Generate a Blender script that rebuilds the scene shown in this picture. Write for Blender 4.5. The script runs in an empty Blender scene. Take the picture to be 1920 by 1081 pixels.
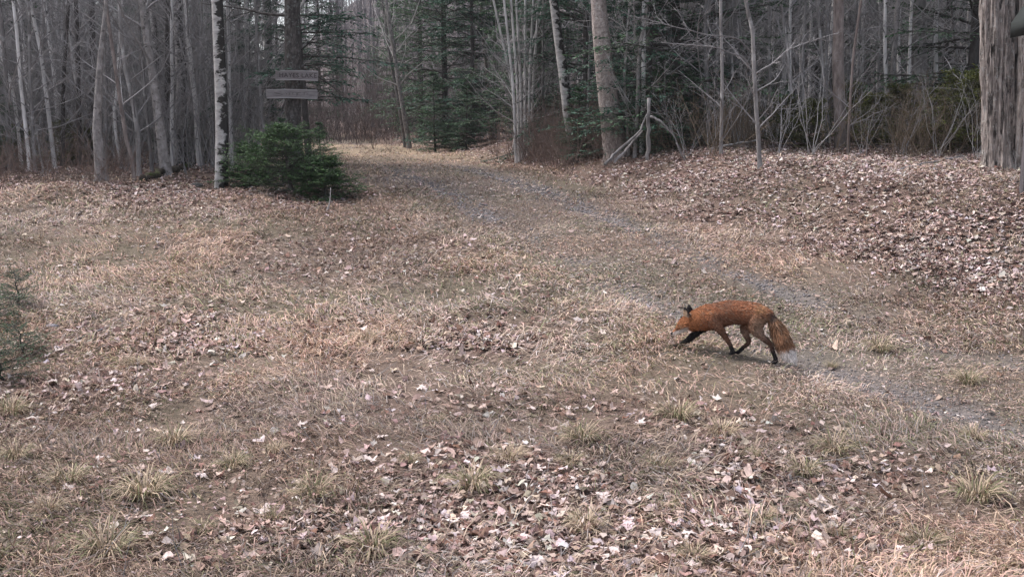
import bpy, math, random
import numpy as np
from mathutils import Vector, Matrix

R = math.radians
SC = bpy.context.scene
COL = SC.collection

# ------------------------------------------------------------------ camera
F_PX, CAM_H, PITCH = 1900.0, 1.7, R(8.7)
cam_d = bpy.data.cameras.new('camera')
cam_d.sensor_width = 36.0
cam_d.lens = 36.0 * F_PX / 1920.0
cam_d.clip_start, cam_d.clip_end = 0.05, 2000
cam = bpy.data.objects.new('camera', cam_d)
cam.location = (0, 0, CAM_H)
cam.rotation_euler = (math.pi / 2 - PITCH, 0, 0)
COL.objects.link(cam)
SC.camera = cam

# ------------------------------------------------------------------ sky, sun, exposure
SUN_EL, SUN_AZ = R(55), R(-60)          # azimuth from +Y towards +X: light from the left
world = bpy.data.worlds.new('World')
SC.world = world
world.use_nodes = True
wn, wl = world.node_tree.nodes, world.node_tree.links
bg = wn['Background']
sky = wn.new('ShaderNodeTexSky')
sky.sky_type = 'NISHITA'
sky.sun_disc = False
sky.sun_elevation = SUN_EL
sky.sun_rotation = SUN_AZ
sky.dust_density = 3.0
hsv = wn.new('ShaderNodeHueSaturation')
hsv.inputs['Saturation'].default_value = 0.45      # thin overcast
wl.new(sky.outputs[0], hsv.inputs['Color'])
wl.new(hsv.outputs[0], bg.inputs['Color'])
bg.inputs['Strength'].default_value = 0.09
sun_d = bpy.data.lights.new('sun', 'SUN')
sun_d.energy = 1.4
sun_d.angle = R(20)
sun_d.color = (1.0, 0.95, 0.925)
sun = bpy.data.objects.new('sun', sun_d)
sdir = Vector((math.sin(SUN_AZ) * math.cos(SUN_EL), math.cos(SUN_AZ) * math.cos(SUN_EL), math.sin(SUN_EL)))
sun.rotation_euler = sdir.to_track_quat('Z', 'Y').to_euler()
sun.location = (0, 0, 40)
COL.objects.link(sun)
SC.view_settings.view_transform = 'Standard'
SC.view_settings.look = 'None'
SC.view_settings.exposure = 1.88
SC.view_settings.gamma = 1.0

# ------------------------------------------------------------------ numpy helpers
rng = np.random.default_rng(7)

def smooth(a, b, x):
    t = np.clip((x - a) / (b - a), 0, 1)
    return t * t * (3 - 2 * t)

def _hash(i, j, s):
    h = (i.astype(np.int64) * 374761393 + j.astype(np.int64) * 668265263 + s * 1442695041) & 0x7fffffff
    h = ((h ^ (h >> 13)) * 1274126177) & 0x7fffffff
    return ((h ^ (h >> 16)) & 0xffff) / 65535.0

def vnoise(x, y, s=0):
    x = np.asarray(x, float); y = np.asarray(y, float)
    i = np.floor(x); j = np.floor(y)
    u = x - i; v = y - j
    u = u * u * (3 - 2 * u); v = v * v * (3 - 2 * v)
    i = i.astype(np.int64); j = j.astype(np.int64)
    a = _hash(i, j, s); b = _hash(i + 1, j, s); c = _hash(i, j + 1, s); d = _hash(i + 1, j + 1, s)
    return (a * (1 - u) + b * u) * (1 - v) + (c * (1 - u) + d * u) * v

def fbm(x, y, s=0, o=3):
    t, a, w = 0.0, 1.0, 0.0
    for k in range(o):
        t = t + a * vnoise(np.asarray(x) * 2 ** k, np.asarray(y) * 2 ** k, s + 17 * k)
        w += a; a *= 0.5
    return t / w

def norm(v):
    return v / np.maximum(np.linalg.norm(v, axis=-1, keepdims=True), 1e-9)

# ------------------------------------------------------------------ terrain height
_ky = np.array([-30, 0, 5, 7.7, 10, 13, 15, 17, 20, 25, 38, 60, 500], float)
_kz = np.array([0, 0, 0, .06, .34, .70, .88, .99, 1.09, 1.18, 1.36, 1.9, 1.9], float)

def trail_x(y):
    """x of the middle of the track at distance y"""
    return np.interp(y, [0, 4, 5.5, 7.4, 9.3, 12, 17, 22, 28, 36, 46, 60],
                     [6.2, 4.6, 3.75, 2.75, 1.8, .75, -.95, -2.4, -3.9, -5.9, -9.0, -14])

MOUNDS = []

def base_z(x, y):
    x = np.asarray(x, float); y = np.asarray(y, float)
    yy = y
    z = np.zeros(np.broadcast(x, y).shape)
    # smoothed profile
    for dy, w in ((-1.2, .2), (-.6, .2), (0, .2), (.6, .2), (1.2, .2)):
        z = z + w * np.interp(yy + dy, _ky, _kz)
    s = x - trail_x(y)
    bank = .50 * smooth(1.6, 3.9, s) * smooth(8.5, 12.5, y) * (1 - .55 * smooth(18, 34, y))
    bank = bank + .35 * smooth(6, 16, s) * smooth(10, 20, y)
    z = z + bank
    z = z + .10 * smooth(2.5, 6, -s) * smooth(12, 16, y)
    amp = smooth(1.0, 2.5, np.abs(s)) * .75 + .25
    z = z + amp * (.16 * (fbm(x * .45, y * .45, 3, 3) - .5))
    hf = .45 + .55 * smooth(-.24, -.12, x / np.maximum(y, 1))
    z = z + hf * np.interp(y, [0, 50, 65, 90, 130, 200, 500], [0, 0, 1.6, 7.5, 17.5, 25, 28])
    z = z + smooth(30, 70, y) * 2.5 * (fbm(x * .03, y * .03, 9, 2) - .5)
    for mx, my, mr, mh in MOUNDS:
        z = z + mh * np.exp(-((x - mx) ** 2 + (y - my) ** 2) / (mr * mr))
    # wheel ruts
    for off in (-.72, .72):
        z = z - .035 * np.exp(-((s - off) / .22) ** 2)
    return z

def ground_z(x, y):
    near = 1 - smooth(14, 24, np.asarray(y, float))
    return base_z(x, y) + near * .045 * (fbm(np.asarray(x) * 3.1, np.asarray(y) * 3.1, 5, 3) - .5)

_fw = np.array([0, math.cos(PITCH), -math.sin(PITCH)])
_up = np.array([0, math.sin(PITCH), math.cos(PITCH)])
_rt = np.array([1.0, 0, 0])
CAM = np.array([0, 0, CAM_H])

def ray(px, py):
    d = _fw + _rt * ((px - 960) / F_PX) + _up * ((540.5 - py) / F_PX)
    return d

def at(px, py, y):
    d = ray(px, py)
    return CAM + d * (y / d[1])

def hit(px, py, ymax=60):
    """where the line of sight meets the ground"""
    d = ray(px, py)
    ys = np.arange(2.5, ymax, .03)
    P = CAM + d * (ys / d[1])[:, None]
    below = P[:, 2] <= ground_z(P[:, 0], P[:, 1])
    k = int(np.argmax(below)) if below.any() else len(ys) - 1
    p = P[k]
    return np.array([p[0], p[1], float(ground_z(p[0], p[1]))])

def mpp(y):                      # metres per photo pixel at distance y
    return y / (F_PX * math.cos(PITCH))

_m = hit(95, 372); MOUNDS.append((_m[0], _m[1], .55, .16))
_m = hit(1890, 420); MOUNDS.append((_m[0] + .5, _m[1] + .3, .9, .18))

# ------------------------------------------------------------------ mesh helpers
def make_mesh(name, V, Q=None, T=None, col=None, smooth_shade=False, mat=None):
    me = bpy.data.meshes.new(name)
    V = np.asarray(V, np.float32).reshape(-1, 3)
    Q = np.zeros((0, 4), np.int32) if Q is None else np.asarray(Q, np.int32).reshape(-1, 4)
    T = np.zeros((0, 3), np.int32) if T is None else np.asarray(T, np.int32).reshape(-1, 3)
    me.vertices.add(len(V)); me.vertices.foreach_set('co', V.ravel())
    nl = Q.size + T.size
    me.loops.add(nl)
    me.loops.foreach_set('vertex_index', np.concatenate([Q.ravel(), T.ravel()]).astype(np.int32))
    npoly = len(Q) + len(T)
    me.polygons.add(npoly)
    st = np.concatenate([np.arange(len(Q)) * 4, Q.size + np.arange(len(T)) * 3]).astype(np.int32)
    tot = np.concatenate([np.full(len(Q), 4), np.full(len(T), 3)]).astype(np.int32)
    me.polygons.foreach_set('loop_start', st)
    me.polygons.foreach_set('loop_total', tot)
    if smooth_shade:
        me.polygons.foreach_set('use_smooth', np.ones(npoly, bool))
    if col is not None:
        a = me.color_attributes.new('col', 'FLOAT_COLOR', 'POINT')
        c = np.ones((len(V), 4), np.float32); c[:, :3] = col
        a.data.foreach_set('color', c.ravel())
    me.update(calc_edges=True)
    if mat: me.materials.append(mat)
    return me

class Geo:
    def __init__(s): s.V, s.Q, s.T, s.C, s.n = [], [], [], [], 0
    def add(s, V, Q=None, T=None, C=None):
        V = np.asarray(V, float).reshape(-1, 3)
        if Q is not None and len(Q): s.Q.append(np.asarray(Q).reshape(-1, 4) + s.n)
        if T is not None and len(T): s.T.append(np.asarray(T).reshape(-1, 3) + s.n)
        s.V.append(V); s.n += len(V)
        c = np.broadcast_to(np.array([.5, .5, .5]) if C is None else np.asarray(C, float), (len(V), 3))
        s.C.append(c)
    def mesh(s, name, mat, sm=False):
        return make_mesh(name, np.concatenate(s.V) if s.V else np.zeros((0, 3)),
                         np.concatenate(s.Q) if s.Q else None, np.concatenate(s.T) if s.T else None,
                         np.concatenate(s.C) if s.C else None, sm, mat)

def obj(name, me, parent=None, loc=None, rz=0, scale=None):
    o = bpy.data.objects.new(name, me)
    COL.objects.link(o)
    if parent: o.parent = parent
    if loc is not None: o.location = [float(c) for c in loc]
    if rz: o.rotation_euler[2] = rz
    if scale: o.scale = (scale,) * 3 if not hasattr(scale, '__len__') else scale
    return o

def tag(o, label, cat, group=None, kind=None):
    o['label'] = label; o['category'] = cat
    if group: o['group'] = group
    if kind: o['kind'] = kind
    return o

def tubes(P, Rr, S, jit=None):
    """P (N,K,3), Rr (N,K) -> verts and quads of N tubes with S sides"""
    N, K, _ = P.shape
    tan = np.empty_like(P)
    tan[:, 1:-1] = P[:, 2:] - P[:, :-2]
    tan[:, 0] = P[:, 1] - P[:, 0]; tan[:, -1] = P[:, -1] - P[:, -2]
    tan = norm(tan)
    ref = np.where(np.abs(tan[:, :1, 2:3]) > .9, np.array([1., 0, 0]), np.array([0, 0, 1.]))
    ref = np.broadcast_to(ref, tan.shape)
    a = norm(np.cross(tan, ref)); b = np.cross(tan, a)
    th = np.arange(S) * 2 * math.pi / S
    rr = Rr[:, :, None] if jit is None else Rr[:, :, None] * jit
    V = P[:, :, None, :] + rr[..., None] * (a[:, :, None, :] * np.cos(th)[:, None] + b[:, :, None, :] * np.sin(th)[:, None])
    idx = np.arange(N * K * S).reshape(N, K, S)
    q = np.stack([idx[:, :-1], np.roll(idx, -1, 2)[:, :-1], np.roll(idx, -1, 2)[:, 1:], idx[:, 1:]], -1)
    return V.reshape(-1, 3), q.reshape(-1, 4)

def lerp_path(P, Rr, pi, t):
    K = P.shape[1]
    f = t * (K - 1); k = np.minimum(f.astype(int), K - 2); w = (f - k)[:, None]
    p = P[pi, k] * (1 - w) + P[pi, k + 1] * w
    r = Rr[pi, k] * (1 - w[:, 0]) + Rr[pi, k + 1] * w[:, 0]
    tan = norm(P[pi, k + 1] - P[pi, k])
    return p, r, tan

def grow(g, base, d0, L, r0, K, wob, up, tip=.3):
    """paths of K points starting at base heading d0, wandering, with an upward (or downward) pull"""
    N = len(base)
    P = np.empty((N, K, 3)); P[:, 0] = base
    d = norm(d0)
    for k in range(1, K):
        d = norm(d + g.normal(0, wob, (N, 3)) + np.array([0, 0, 1.]) * up)
        P[:, k] = P[:, k - 1] + d * (L / (K - 1))[:, None]
    Rr = r0[:, None] * (1 - (1 - tip) * np.linspace(0, 1, K))[None, :]
    return P, Rr

def spawn(g, P, Rr, per, t0, t1, ratio, ang, K, wob=.18, up=.06, rs=.55, rmin=.0018):
    N = P.shape[0]
    pi = np.repeat(np.arange(N), per)
    t = g.uniform(t0, t1, len(pi))
    p, r, tan = lerp_path(P, Rr, pi, t)
    side = norm(np.cross(tan, g.normal(0, 1, tan.shape)))
    a = ang * g.uniform(.7, 1.25, len(pi))[:, None]
    d = tan * np.cos(a) + side * np.sin(a)
    plen = np.linalg.norm(np.diff(P, axis=1), axis=2).sum(1)[pi]
    L = plen * ratio * g.uniform(.5, 1.2, len(pi)) * (1.15 - .6 * t)
    return grow(g, p, d, L, np.maximum(r * rs, rmin), K, wob, up)

# ------------------------------------------------------------------ materials
def new_mat(name):
    m = bpy.data.materials.new(name); m.use_nodes = True
    n, l = m.node_tree.nodes, m.node_tree.links
    b = n['Principled BSDF']
    b.inputs['Roughness'].default_value = .9
    b.inputs['Specular IOR Level'].default_value = .15
    return m, n, l, b

def ramp(n, l, src, stops):
    r = n.new('ShaderNodeValToRGB')
    e = r.color_ramp.elements
    while len(e) < len(stops): e.new(.5)
    for k, (p, c) in enumerate(stops):
        e[k].position = p; e[k].color = (*c, 1)
    l.new(src, r.inputs[0])
    return r.outputs[0]

def noise(n, l, scale, detail=4, rough=.6, coord='Object', stretch=None):
    tc = n.new('ShaderNodeTexCoord')
    t = n.new('ShaderNodeTexNoise')
    t.inputs['Scale'].default_value = scale; t.inputs['Detail'].default_value = detail; t.inputs['Roughness'].default_value = rough
    src = tc.outputs[coord]
    if stretch:
        mp = n.new('ShaderNodeMapping'); mp.inputs['Scale'].default_value = stretch
        l.new(src, mp.inputs[0]); src = mp.outputs[0]
    l.new(src, t.inputs['Vector'])
    return t.outputs[0]

def mix(n, l, a, b, fac, mode='MIX'):
    m = n.new('ShaderNodeMix'); m.data_type = 'RGBA'; m.blend_type = mode
    for s, v in ((0, fac), (6, a), (7, b)):
        if hasattr(v, 'is_output'): l.new(v, m.inputs[s])
        else: m.inputs[s].default_value = v if s == 0 else (*v, 1)
    return m.outputs[2]

def bump(n, l, b, h, s, d=.01):
    bp = n.new('ShaderNodeBump'); bp.inputs['Strength'].default_value = s; bp.inputs['Distance'].default_value = d
    l.new(h, bp.inputs['Height']); l.new(bp.outputs[0], b.inputs['Normal'])

def mat_vcol(name, rough=.9, spec=.12, nscale=None, trans=0, namp=.35):
    m, n, l, b = new_mat(name)
    at_ = n.new('ShaderNodeAttribute'); at_.attribute_name = 'col'
    c = at_.outputs['Color']
    if nscale:
        f = noise(n, l, nscale, 3)
        c = mix(n, l, c, ramp(n, l, f, [(.3, (1 - namp,) * 3), (.7, (1 + namp * .6,) * 3)]), 1.0, 'MULTIPLY')
    l.new(c, b.inputs['Base Color'])
    b.inputs['Roughness'].default_value = rough; b.inputs['Specular IOR Level'].default_value = spec
    if trans:
        tr = n.new('ShaderNodeBsdfTranslucent'); l.new(c, tr.inputs['Color'])
        ms = n.new('ShaderNodeMixShader'); ms.inputs[0].default_value = trans
        l.new(b.outputs[0], ms.inputs[1]); l.new(tr.outputs[0], ms.inputs[2])
        l.new(ms.outputs[0], n['Material Output'].inputs['Surface'])
    return m

def mat_bark(name, dark, mid, light, scale=9, stretch=(1, 1, .25), bs=.6, patches=None, pcol=(.02, .02, .02), pst=(1, 1, 2.5), psc=6, pth=(.55, .62), side=None, randv=.35, lichen=None):
    m, n, l, b = new_mat(name)
    f = noise(n, l, scale, 5, .65, 'Object', stretch)
    c = ramp(n, l, f, [(.28, dark), (.5, mid), (.72, light)])
    if lichen:
        f3 = noise(n, l, 14, 4, .7)
        c = mix(n, l, c, lichen, ramp(n, l, f3, [(.55, (0, 0, 0)), (.63, (.85, .85, .85))]))
    if patches:
        f2 = noise(n, l, psc, 4, .65, 'Object', pst)
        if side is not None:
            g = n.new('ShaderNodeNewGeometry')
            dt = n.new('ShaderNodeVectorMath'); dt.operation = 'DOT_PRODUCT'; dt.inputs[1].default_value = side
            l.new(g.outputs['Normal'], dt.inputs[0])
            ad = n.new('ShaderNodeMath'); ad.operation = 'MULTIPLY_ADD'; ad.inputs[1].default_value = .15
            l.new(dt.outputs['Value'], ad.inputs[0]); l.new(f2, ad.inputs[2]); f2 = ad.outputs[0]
        c = mix(n, l, c, pcol, ramp(n, l, f2, [(pth[0], (0, 0, 0)), (pth[1], (1, 1, 1))]))
    oi = n.new('ShaderNodeObjectInfo')
    c = mix(n, l, c, ramp(n, l, oi.outputs['Random'], [(0, (1 - randv,) * 3), (1, (1 + randv * .5,) * 3)]), 1.0, 'MULTIPLY')
    l.new(c, b.inputs['Base Color'])
    bump(n, l, b, f, bs, .012)
    return m

M = {}
M['bark_grey'] = mat_bark('bark_grey', (.10, .09, .088), (.22, .205, .203), (.36, .34, .335), patches=1, psc=4, pst=(1, 1, 1), pcol=(.42, .405, .40), pth=(.56, .66))
M['bark_pale'] = mat_bark('bark_pale', (.11, .10, .098), (.235, .215, .21), (.37, .345, .34), scale=16, stretch=(1, 1, .6), patches=1, psc=13, pst=(1, 1, 1.3), pcol=(.09, .08, .075), pth=(.58, .64))
M['bark_maple'] = mat_bark('bark_maple', (.13, .105, .098), (.29, .24, .225), (.46, .40, .37), scale=24, stretch=(1, 1, .8), bs=.9, patches=1, psc=17, pst=(1, 1, 1.1), pcol=(.52, .48, .45), pth=(.58, .68), randv=.05)
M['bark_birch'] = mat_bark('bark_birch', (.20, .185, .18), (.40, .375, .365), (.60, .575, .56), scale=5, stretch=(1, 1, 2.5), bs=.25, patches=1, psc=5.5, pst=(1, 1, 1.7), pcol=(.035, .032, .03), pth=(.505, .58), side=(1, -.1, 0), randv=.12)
M['bark_spruce'] = mat_bark('bark_spruce', (.022, .02, .02), (.055, .048, .046), (.12, .105, .10), scale=26, stretch=(1, 1, .5), bs=1.0, lichen=(.13, .135, .13))
M['bark_dark'] = mat_bark('bark_dark', (.03, .027, .026), (.07, .062, .06), (.13, .12, .115), scale=14)
M['bark_brown'] = mat_bark('bark_brown', (.09, .07, .066), (.20, .165, .155), (.33, .28, .265), scale=15, stretch=(1, 1, .3), bs=.9)
M['bark_rugged'] = mat_bark('bark_rugged', (.05, .042, .04), (.23, .195, .18), (.44, .39, .365), scale=26, stretch=(1, 1, .22), bs=1.0, randv=.02, patches=1, psc=17, pst=(1, 1, .18), pcol=(.035, .03, .028), pth=(.55, .62), lichen=(.33, .315, .30))
M['twig'] = mat_bark('twig', (.15, .14, .144), (.265, .252, .258), (.40, .385, .39), scale=3, bs=.1, randv=.3)
M['twig_pale'] = mat_bark('twig_pale', (.22, .207, .207), (.33, .315, .313), (.45, .43, .43), scale=3, bs=.1, randv=.25)
M['twig_red'] = mat_bark('twig_red', (.085, .06, .052), (.16, .115, .10), (.25, .185, .16), scale=3, bs=.1, randv=.3)
M['twig_far'] = mat_bark('twig_far', (.05, .038, .036), (.10, .078, .076), (.16, .13, .125), scale=3, bs=.1, randv=.1)
M['twig_far2'] = mat_bark('twig_far2', (.08, .07, .073), (.14, .125, .13), (.21, .195, .20), scale=.5, bs=.1, randv=.1)
M['twig_br'] = mat_bark('twig_br', (.075, .058, .04), (.15, .115, .085), (.24, .19, .145), scale=3, bs=.1, randv=.3)
M['log'] = mat_bark('log', (.02, .018, .014), (.06, .05, .04), (.16, .135, .11), scale=12, patches=1, psc=3, pst=(1, 1, 1), pcol=(.06, .075, .02), pth=(.5, .6))
M['needle'] = mat_vcol('needle', .65, .25, None, .18)
M['leaf'] = mat_vcol('leaf', .8, .2, 60, .15, .25)
M['grass'] = mat_vcol('grass', .8, .2, None, .15)
M['stone'] = mat_vcol('stone', .9, .2, 40)

def mat_ground():
    m, n, l, b = new_mat('forest_floor')
    a = n.new('ShaderNodeAttribute'); a.attribute_name = 'col'
    f1 = noise(n, l, 35, 6, .75)
    f2 = noise(n, l, 3, 5, .7)
    f4 = noise(n, l, 110, 3, .7)
    c = mix(n, l, a.outputs['Color'], ramp(n, l, f1, [(.25, (.45, .44, .44)), (.5, (1, 1, 1)), (.75, (1.5, 1.45, 1.42))]), 1.0, 'MULTIPLY')
    c = mix(n, l, c, ramp(n, l, f2, [(.3, (.75, .74, .73)), (.7, (1.2, 1.2, 1.2))]), 1.0, 'MULTIPLY')
    c = mix(n, l, c, ramp(n, l, f4, [(.3, (.7, .7, .7)), (.7, (1.25, 1.25, 1.25))]), 1.0, 'MULTIPLY')
    l.new(c, b.inputs['Base Color'])
    bump(n, l, b, f1, .8, .03)
    return m
M['ground'] = mat_ground()

# ------------------------------------------------------------------ ground cover maps (world space)
def blobs(x, y, L):
    v = np.zeros(np.shape(x))
    for bx, by, r, a in L:
        v = np.maximum(v, a * np.exp(-((x - bx) ** 2 + (y - by) ** 2) / (r * r)))
    return v
LEAFY = []
for px, py, r, a in ((1000, 960, .9, 1), (1350, 900, .6, .9), (1250, 1010, .6, 1), (780, 860, .8, .8), (1050, 850, .6, .7), (560, 790, .7, .6),
                     (300, 700, .9, .6), (150, 720, .8, .7), (640, 740, .6, .6), (1550, 880, .5, .6), (330, 860, .4, .5), (880, 960, .5, .9), (650, 1000, .6, .6), (1560, 990, .6, .6),
                     (850, 650, .45, .6), (1240, 800, .6, .7), (700, 470, 1.0, .2), (420, 640, .7, .35), (480, 780, .5, .4), (900, 780, .6, .5)):
    h_ = hit(px, py); LEAFY.append((h_[0], h_[1], r, a))

def rut(x, y):
    s = x - trail_x(y)
    w = .29 * (.6 + .7 * fbm(x * 1.3, y * .7, 21, 2))
    v = np.maximum(np.exp(-((s + .72) / w) ** 2), np.exp(-((s - .72) / (w * .9)) ** 2))
    st = np.interp(y, [3, 4, 5.5, 6.5, 7.5, 8.6, 10, 11, 13, 16, 20, 26], [.3, .36, .42, .45, .40, .42, .34, .28, .52, .34, .15, .08])
    return v * st * (.25 + .85 * smooth(.36, .62, fbm(x * 2.6, y * 2.0, 31, 4)))

def leafiness(x, y):
    s = x - trail_x(y)
    v = .95 * smooth(1.35, 2.6, s + .9 * (fbm(x * .7, y * .7, 41, 2) - .5)) * smooth(6.5, 9, y)
    v = np.maximum(v, .85 * smooth(11.8, 14.6, y) * smooth(1.6, 3.2, -s))
    v = np.maximum(v, blobs(x, y, LEAFY))
    nz = fbm(x * 1.4, y * 1.4, 55, 3)
    bk = smooth(1.6, 3.0, s) * smooth(7, 10, y)
    v = v * (.35 + .15 * bk + 1.1 * smooth(.35, .62, nz)) + .05 * smooth(.45, .65, nz) * smooth(.9, 1.8, np.abs(s))
    v = v * (1 - .85 * np.clip(rut(x, y), 0, 1)) + .02
    return np.clip(v, 0, 1)

def greenness(x, y):
    s = x - trail_x(y)
    v = .55 * smooth(.40, .68, fbm(x * .9, y * .9, 71, 3)) + .35 * np.exp(-(s / 1.6) ** 2) * (1 - smooth(9, 13, y))
    v = v + .3 * smooth(0, 4, -x) * (1 - smooth(8, 11, y)) * smooth(.4, .6, fbm(x * .6, y * .6, 77, 2))
    return np.clip(v, 0, 1)

# ------------------------------------------------------------------ ground sheet
ys = np.concatenate([np.arange(-12, 2.5, .8), np.arange(2.5, 12, .06), np.arange(12, 22, .12), np.arange(22, 50, .4), np.arange(50, 130, 2.5), np.arange(130, 500, 12)])
us = np.linspace(-1, 1, 301)
us = np.sign(us) * np.abs(us) ** 1.35
hw = np.interp(ys, [-12, 2, 12, 22, 50, 130, 500], [12, 9, 12, 22, 55, 140, 450])
GX = us[None, :] * hw[:, None]
GY = np.repeat(ys[:, None], len(us), 1)
GZ = ground_z(GX, GY)
lf = leafiness(GX, GY); ru = np.clip(rut(GX, GY), 0, 1); gr = greenness(GX, GY)
def L3(a, b, t): return np.asarray(a) * (1 - t[..., None]) + np.asarray(b) * t[..., None]
gc = L3((.15, .112, .09), (.11, .098, .068), gr)
gc = L3(gc, (.13, .086, .074), lf)
gc = L3(gc, (.15, .132, .122), .3 * np.exp(-((GX - trail_x(GY)) / 1.2) ** 4))
gc = L3(gc, (.155, .140, .143), np.clip(ru * 1.4, 0, 1))
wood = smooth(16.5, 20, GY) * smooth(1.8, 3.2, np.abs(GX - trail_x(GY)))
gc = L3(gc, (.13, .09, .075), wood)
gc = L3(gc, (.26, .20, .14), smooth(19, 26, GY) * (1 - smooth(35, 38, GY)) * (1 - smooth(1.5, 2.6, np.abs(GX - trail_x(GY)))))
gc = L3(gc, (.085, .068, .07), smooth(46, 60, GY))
nr, nc = GX.shape
gi = np.arange(nr * nc).reshape(nr, nc)
gq = np.stack([gi[:-1, :-1], gi[:-1, 1:], gi[1:, 1:], gi[1:, :-1]], -1).reshape(-1, 4)
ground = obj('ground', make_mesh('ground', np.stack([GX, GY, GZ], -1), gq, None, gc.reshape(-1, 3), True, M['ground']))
ground['kind'] = 'structure'; ground['label'] = 'forest clearing floor with a two-rut track bending away'

# ------------------------------------------------------------------ trees
def copies(root, loc, rz, s=1.0):
    r = root.copy(); COL.objects.link(r)
    r.location = [float(c) for c in loc]; r.rotation_euler = (0, 0, rz); r.scale = (s, s, s)
    for ch in root.children:
        c = ch.copy(); COL.objects.link(c); c.parent = r
        for g2 in ch.children:
            d = g2.copy(); COL.objects.link(d); d.parent = c
    return r

def trunk_mesh(name, P, Rr, S, mat, rough=0, seed=0, flare=.35):
    K = len(P)
    jit = None
    if rough or flare:
        th = np.arange(S) * 2 * math.pi / S
        hgt = P[:, 2] - P[0, 2]
        j = np.ones((1, K, S))
        if rough:
            cx, cy = np.cos(th) * 2.2, np.sin(th) * 2.2
            j += rough * (vnoise(cx[None, :] * 4 + hgt[:, None] * .35, cy[None, :] * 4 + hgt[:, None] * 2.2, seed)[None] - .45)
            if rough > .15:
                ww = .9 * vnoise(cx[None, :] * 2, cy[None, :] * 2 + hgt[:, None] * 1.7, seed + 8)
                a_ = th[None, :] * 15 / 6.2832 * 1.6 + ww * 2.2
                hw_ = hgt[:, None] * 3.2 + 2.5 * vnoise(th[None, :] * 6 + 0 * a_, hgt[:, None] * .8 + 0 * a_, seed + 21) + vnoise(a_ * 3, hgt[:, None] * 3 + 0 * a_, seed + 23)
                rd = np.abs((vnoise(a_ % 24, hw_, seed + 9)) - .5) * 2
                j += (rough * .9 * (np.abs(vnoise(a_ % 24, hgt[:, None] * 1.1 + 9 * vnoise(th[None, :] * 9 + 0 * a_, 0 * a_, seed + 31), seed + 33) - .5) * 2 - .4))[None]
            j += rough * .7 * (vnoise(cx[None, :] * 9 + hgt[:, None] * .8, cy[None, :] * 9 + hgt[:, None] * 5, seed + 3)[None] - .5)
        if flare:
            lob = 1 + .35 * np.sin(th * 4 + seed) + .2 * np.sin(th * 7 + seed * 2)
            j += (flare * np.exp(-hgt / .16))[None, :, None] * lob[None, None, :]
        jit = j
    V, Q = tubes(P[None], Rr[None], S, jit)
    return make_mesh(name, V, Q, None, None, True, mat)

def gen_tree(seed, H, r0, mats, spine=None, nb=24, t0=.2, blen=.32, ang=R(52), levels=3, S=10, rough=0, flare=.3, per=(6, 4), K=18, lean=.05, up=.07, name='bare_tree', taper=.85, rtop=None):
    """mats = (trunk material, twig material); spine optional (K,3) local points. Returns an Empty at the base > trunk, crown"""
    g = np.random.default_rng(seed)
    if spine is None:
        t = np.linspace(0, 1, K)
        a, b = g.uniform(0, 6.28, 2)
        wx = np.cumsum(g.normal(0, .014 * H / 8, K)); wy = np.cumsum(g.normal(0, .014 * H / 8, K))
        spine = np.stack([wx - wx[0] + lean * H * t * math.cos(a), wy - wy[0] + lean * H * t * math.sin(a), t * H], -1)
        spine[0, 2] -= .12
    K = len(spine)
    tt = np.linspace(0, 1, K)
    hh = (spine[:, 2] - spine[0, 2]); hh = hh / hh[-1]
    rad = r0 * (1 - hh) ** taper * .97 + .006
    if rtop is not None: rad = rtop(hh)
    root = bpy.data.objects.new(name, None); root.empty_display_size = .3; COL.objects.link(root)
    tk = trunk_mesh('trunk', spine, rad, S, mats[0], rough, seed, flare)
    obj('trunk', tk, root)
    G = Geo()
    pi = np.zeros(nb, int)
    t = np.sort(g.uniform(t0, .97, nb))
    p, r, tan = lerp_path(spine[None], rad[None], pi, t)
    az = g.uniform(0, 2 * math.pi) + np.arange(nb) * 2.4 + g.normal(0, .4, nb)
    el = math.pi / 2 - ang * g.uniform(.75, 1.35, nb)
    d = np.stack([np.cos(az) * np.cos(el), np.sin(az) * np.cos(el), np.sin(el)], -1)
    L = H * blen * g.uniform(.45, 1.15, nb) * (1.1 - .75 * t)
    P1, R1 = grow(g, p, d, L, np.clip(r * .36, .003, .026), 7, .13, up, .22)
    G.add(*tubes(P1, R1, 4))
    if levels > 1:
        P2, R2 = spawn(g, P1, R1, per[0], .2, 1, .42, R(45), 5, .2, up, .6, .0028)
        G.add(*tubes(P2, R2, 3))
        if levels > 2:
            P3, R3 = spawn(g, P2, R2, per[1], .2, 1, .5, R(42), 4, .22, up, .65, .0022)
            G.add(*tubes(P3, R3, 3))
    obj('crown', G.mesh('crown', mats[1], True), root)['kind'] = 'stuff'
    return root

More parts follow.
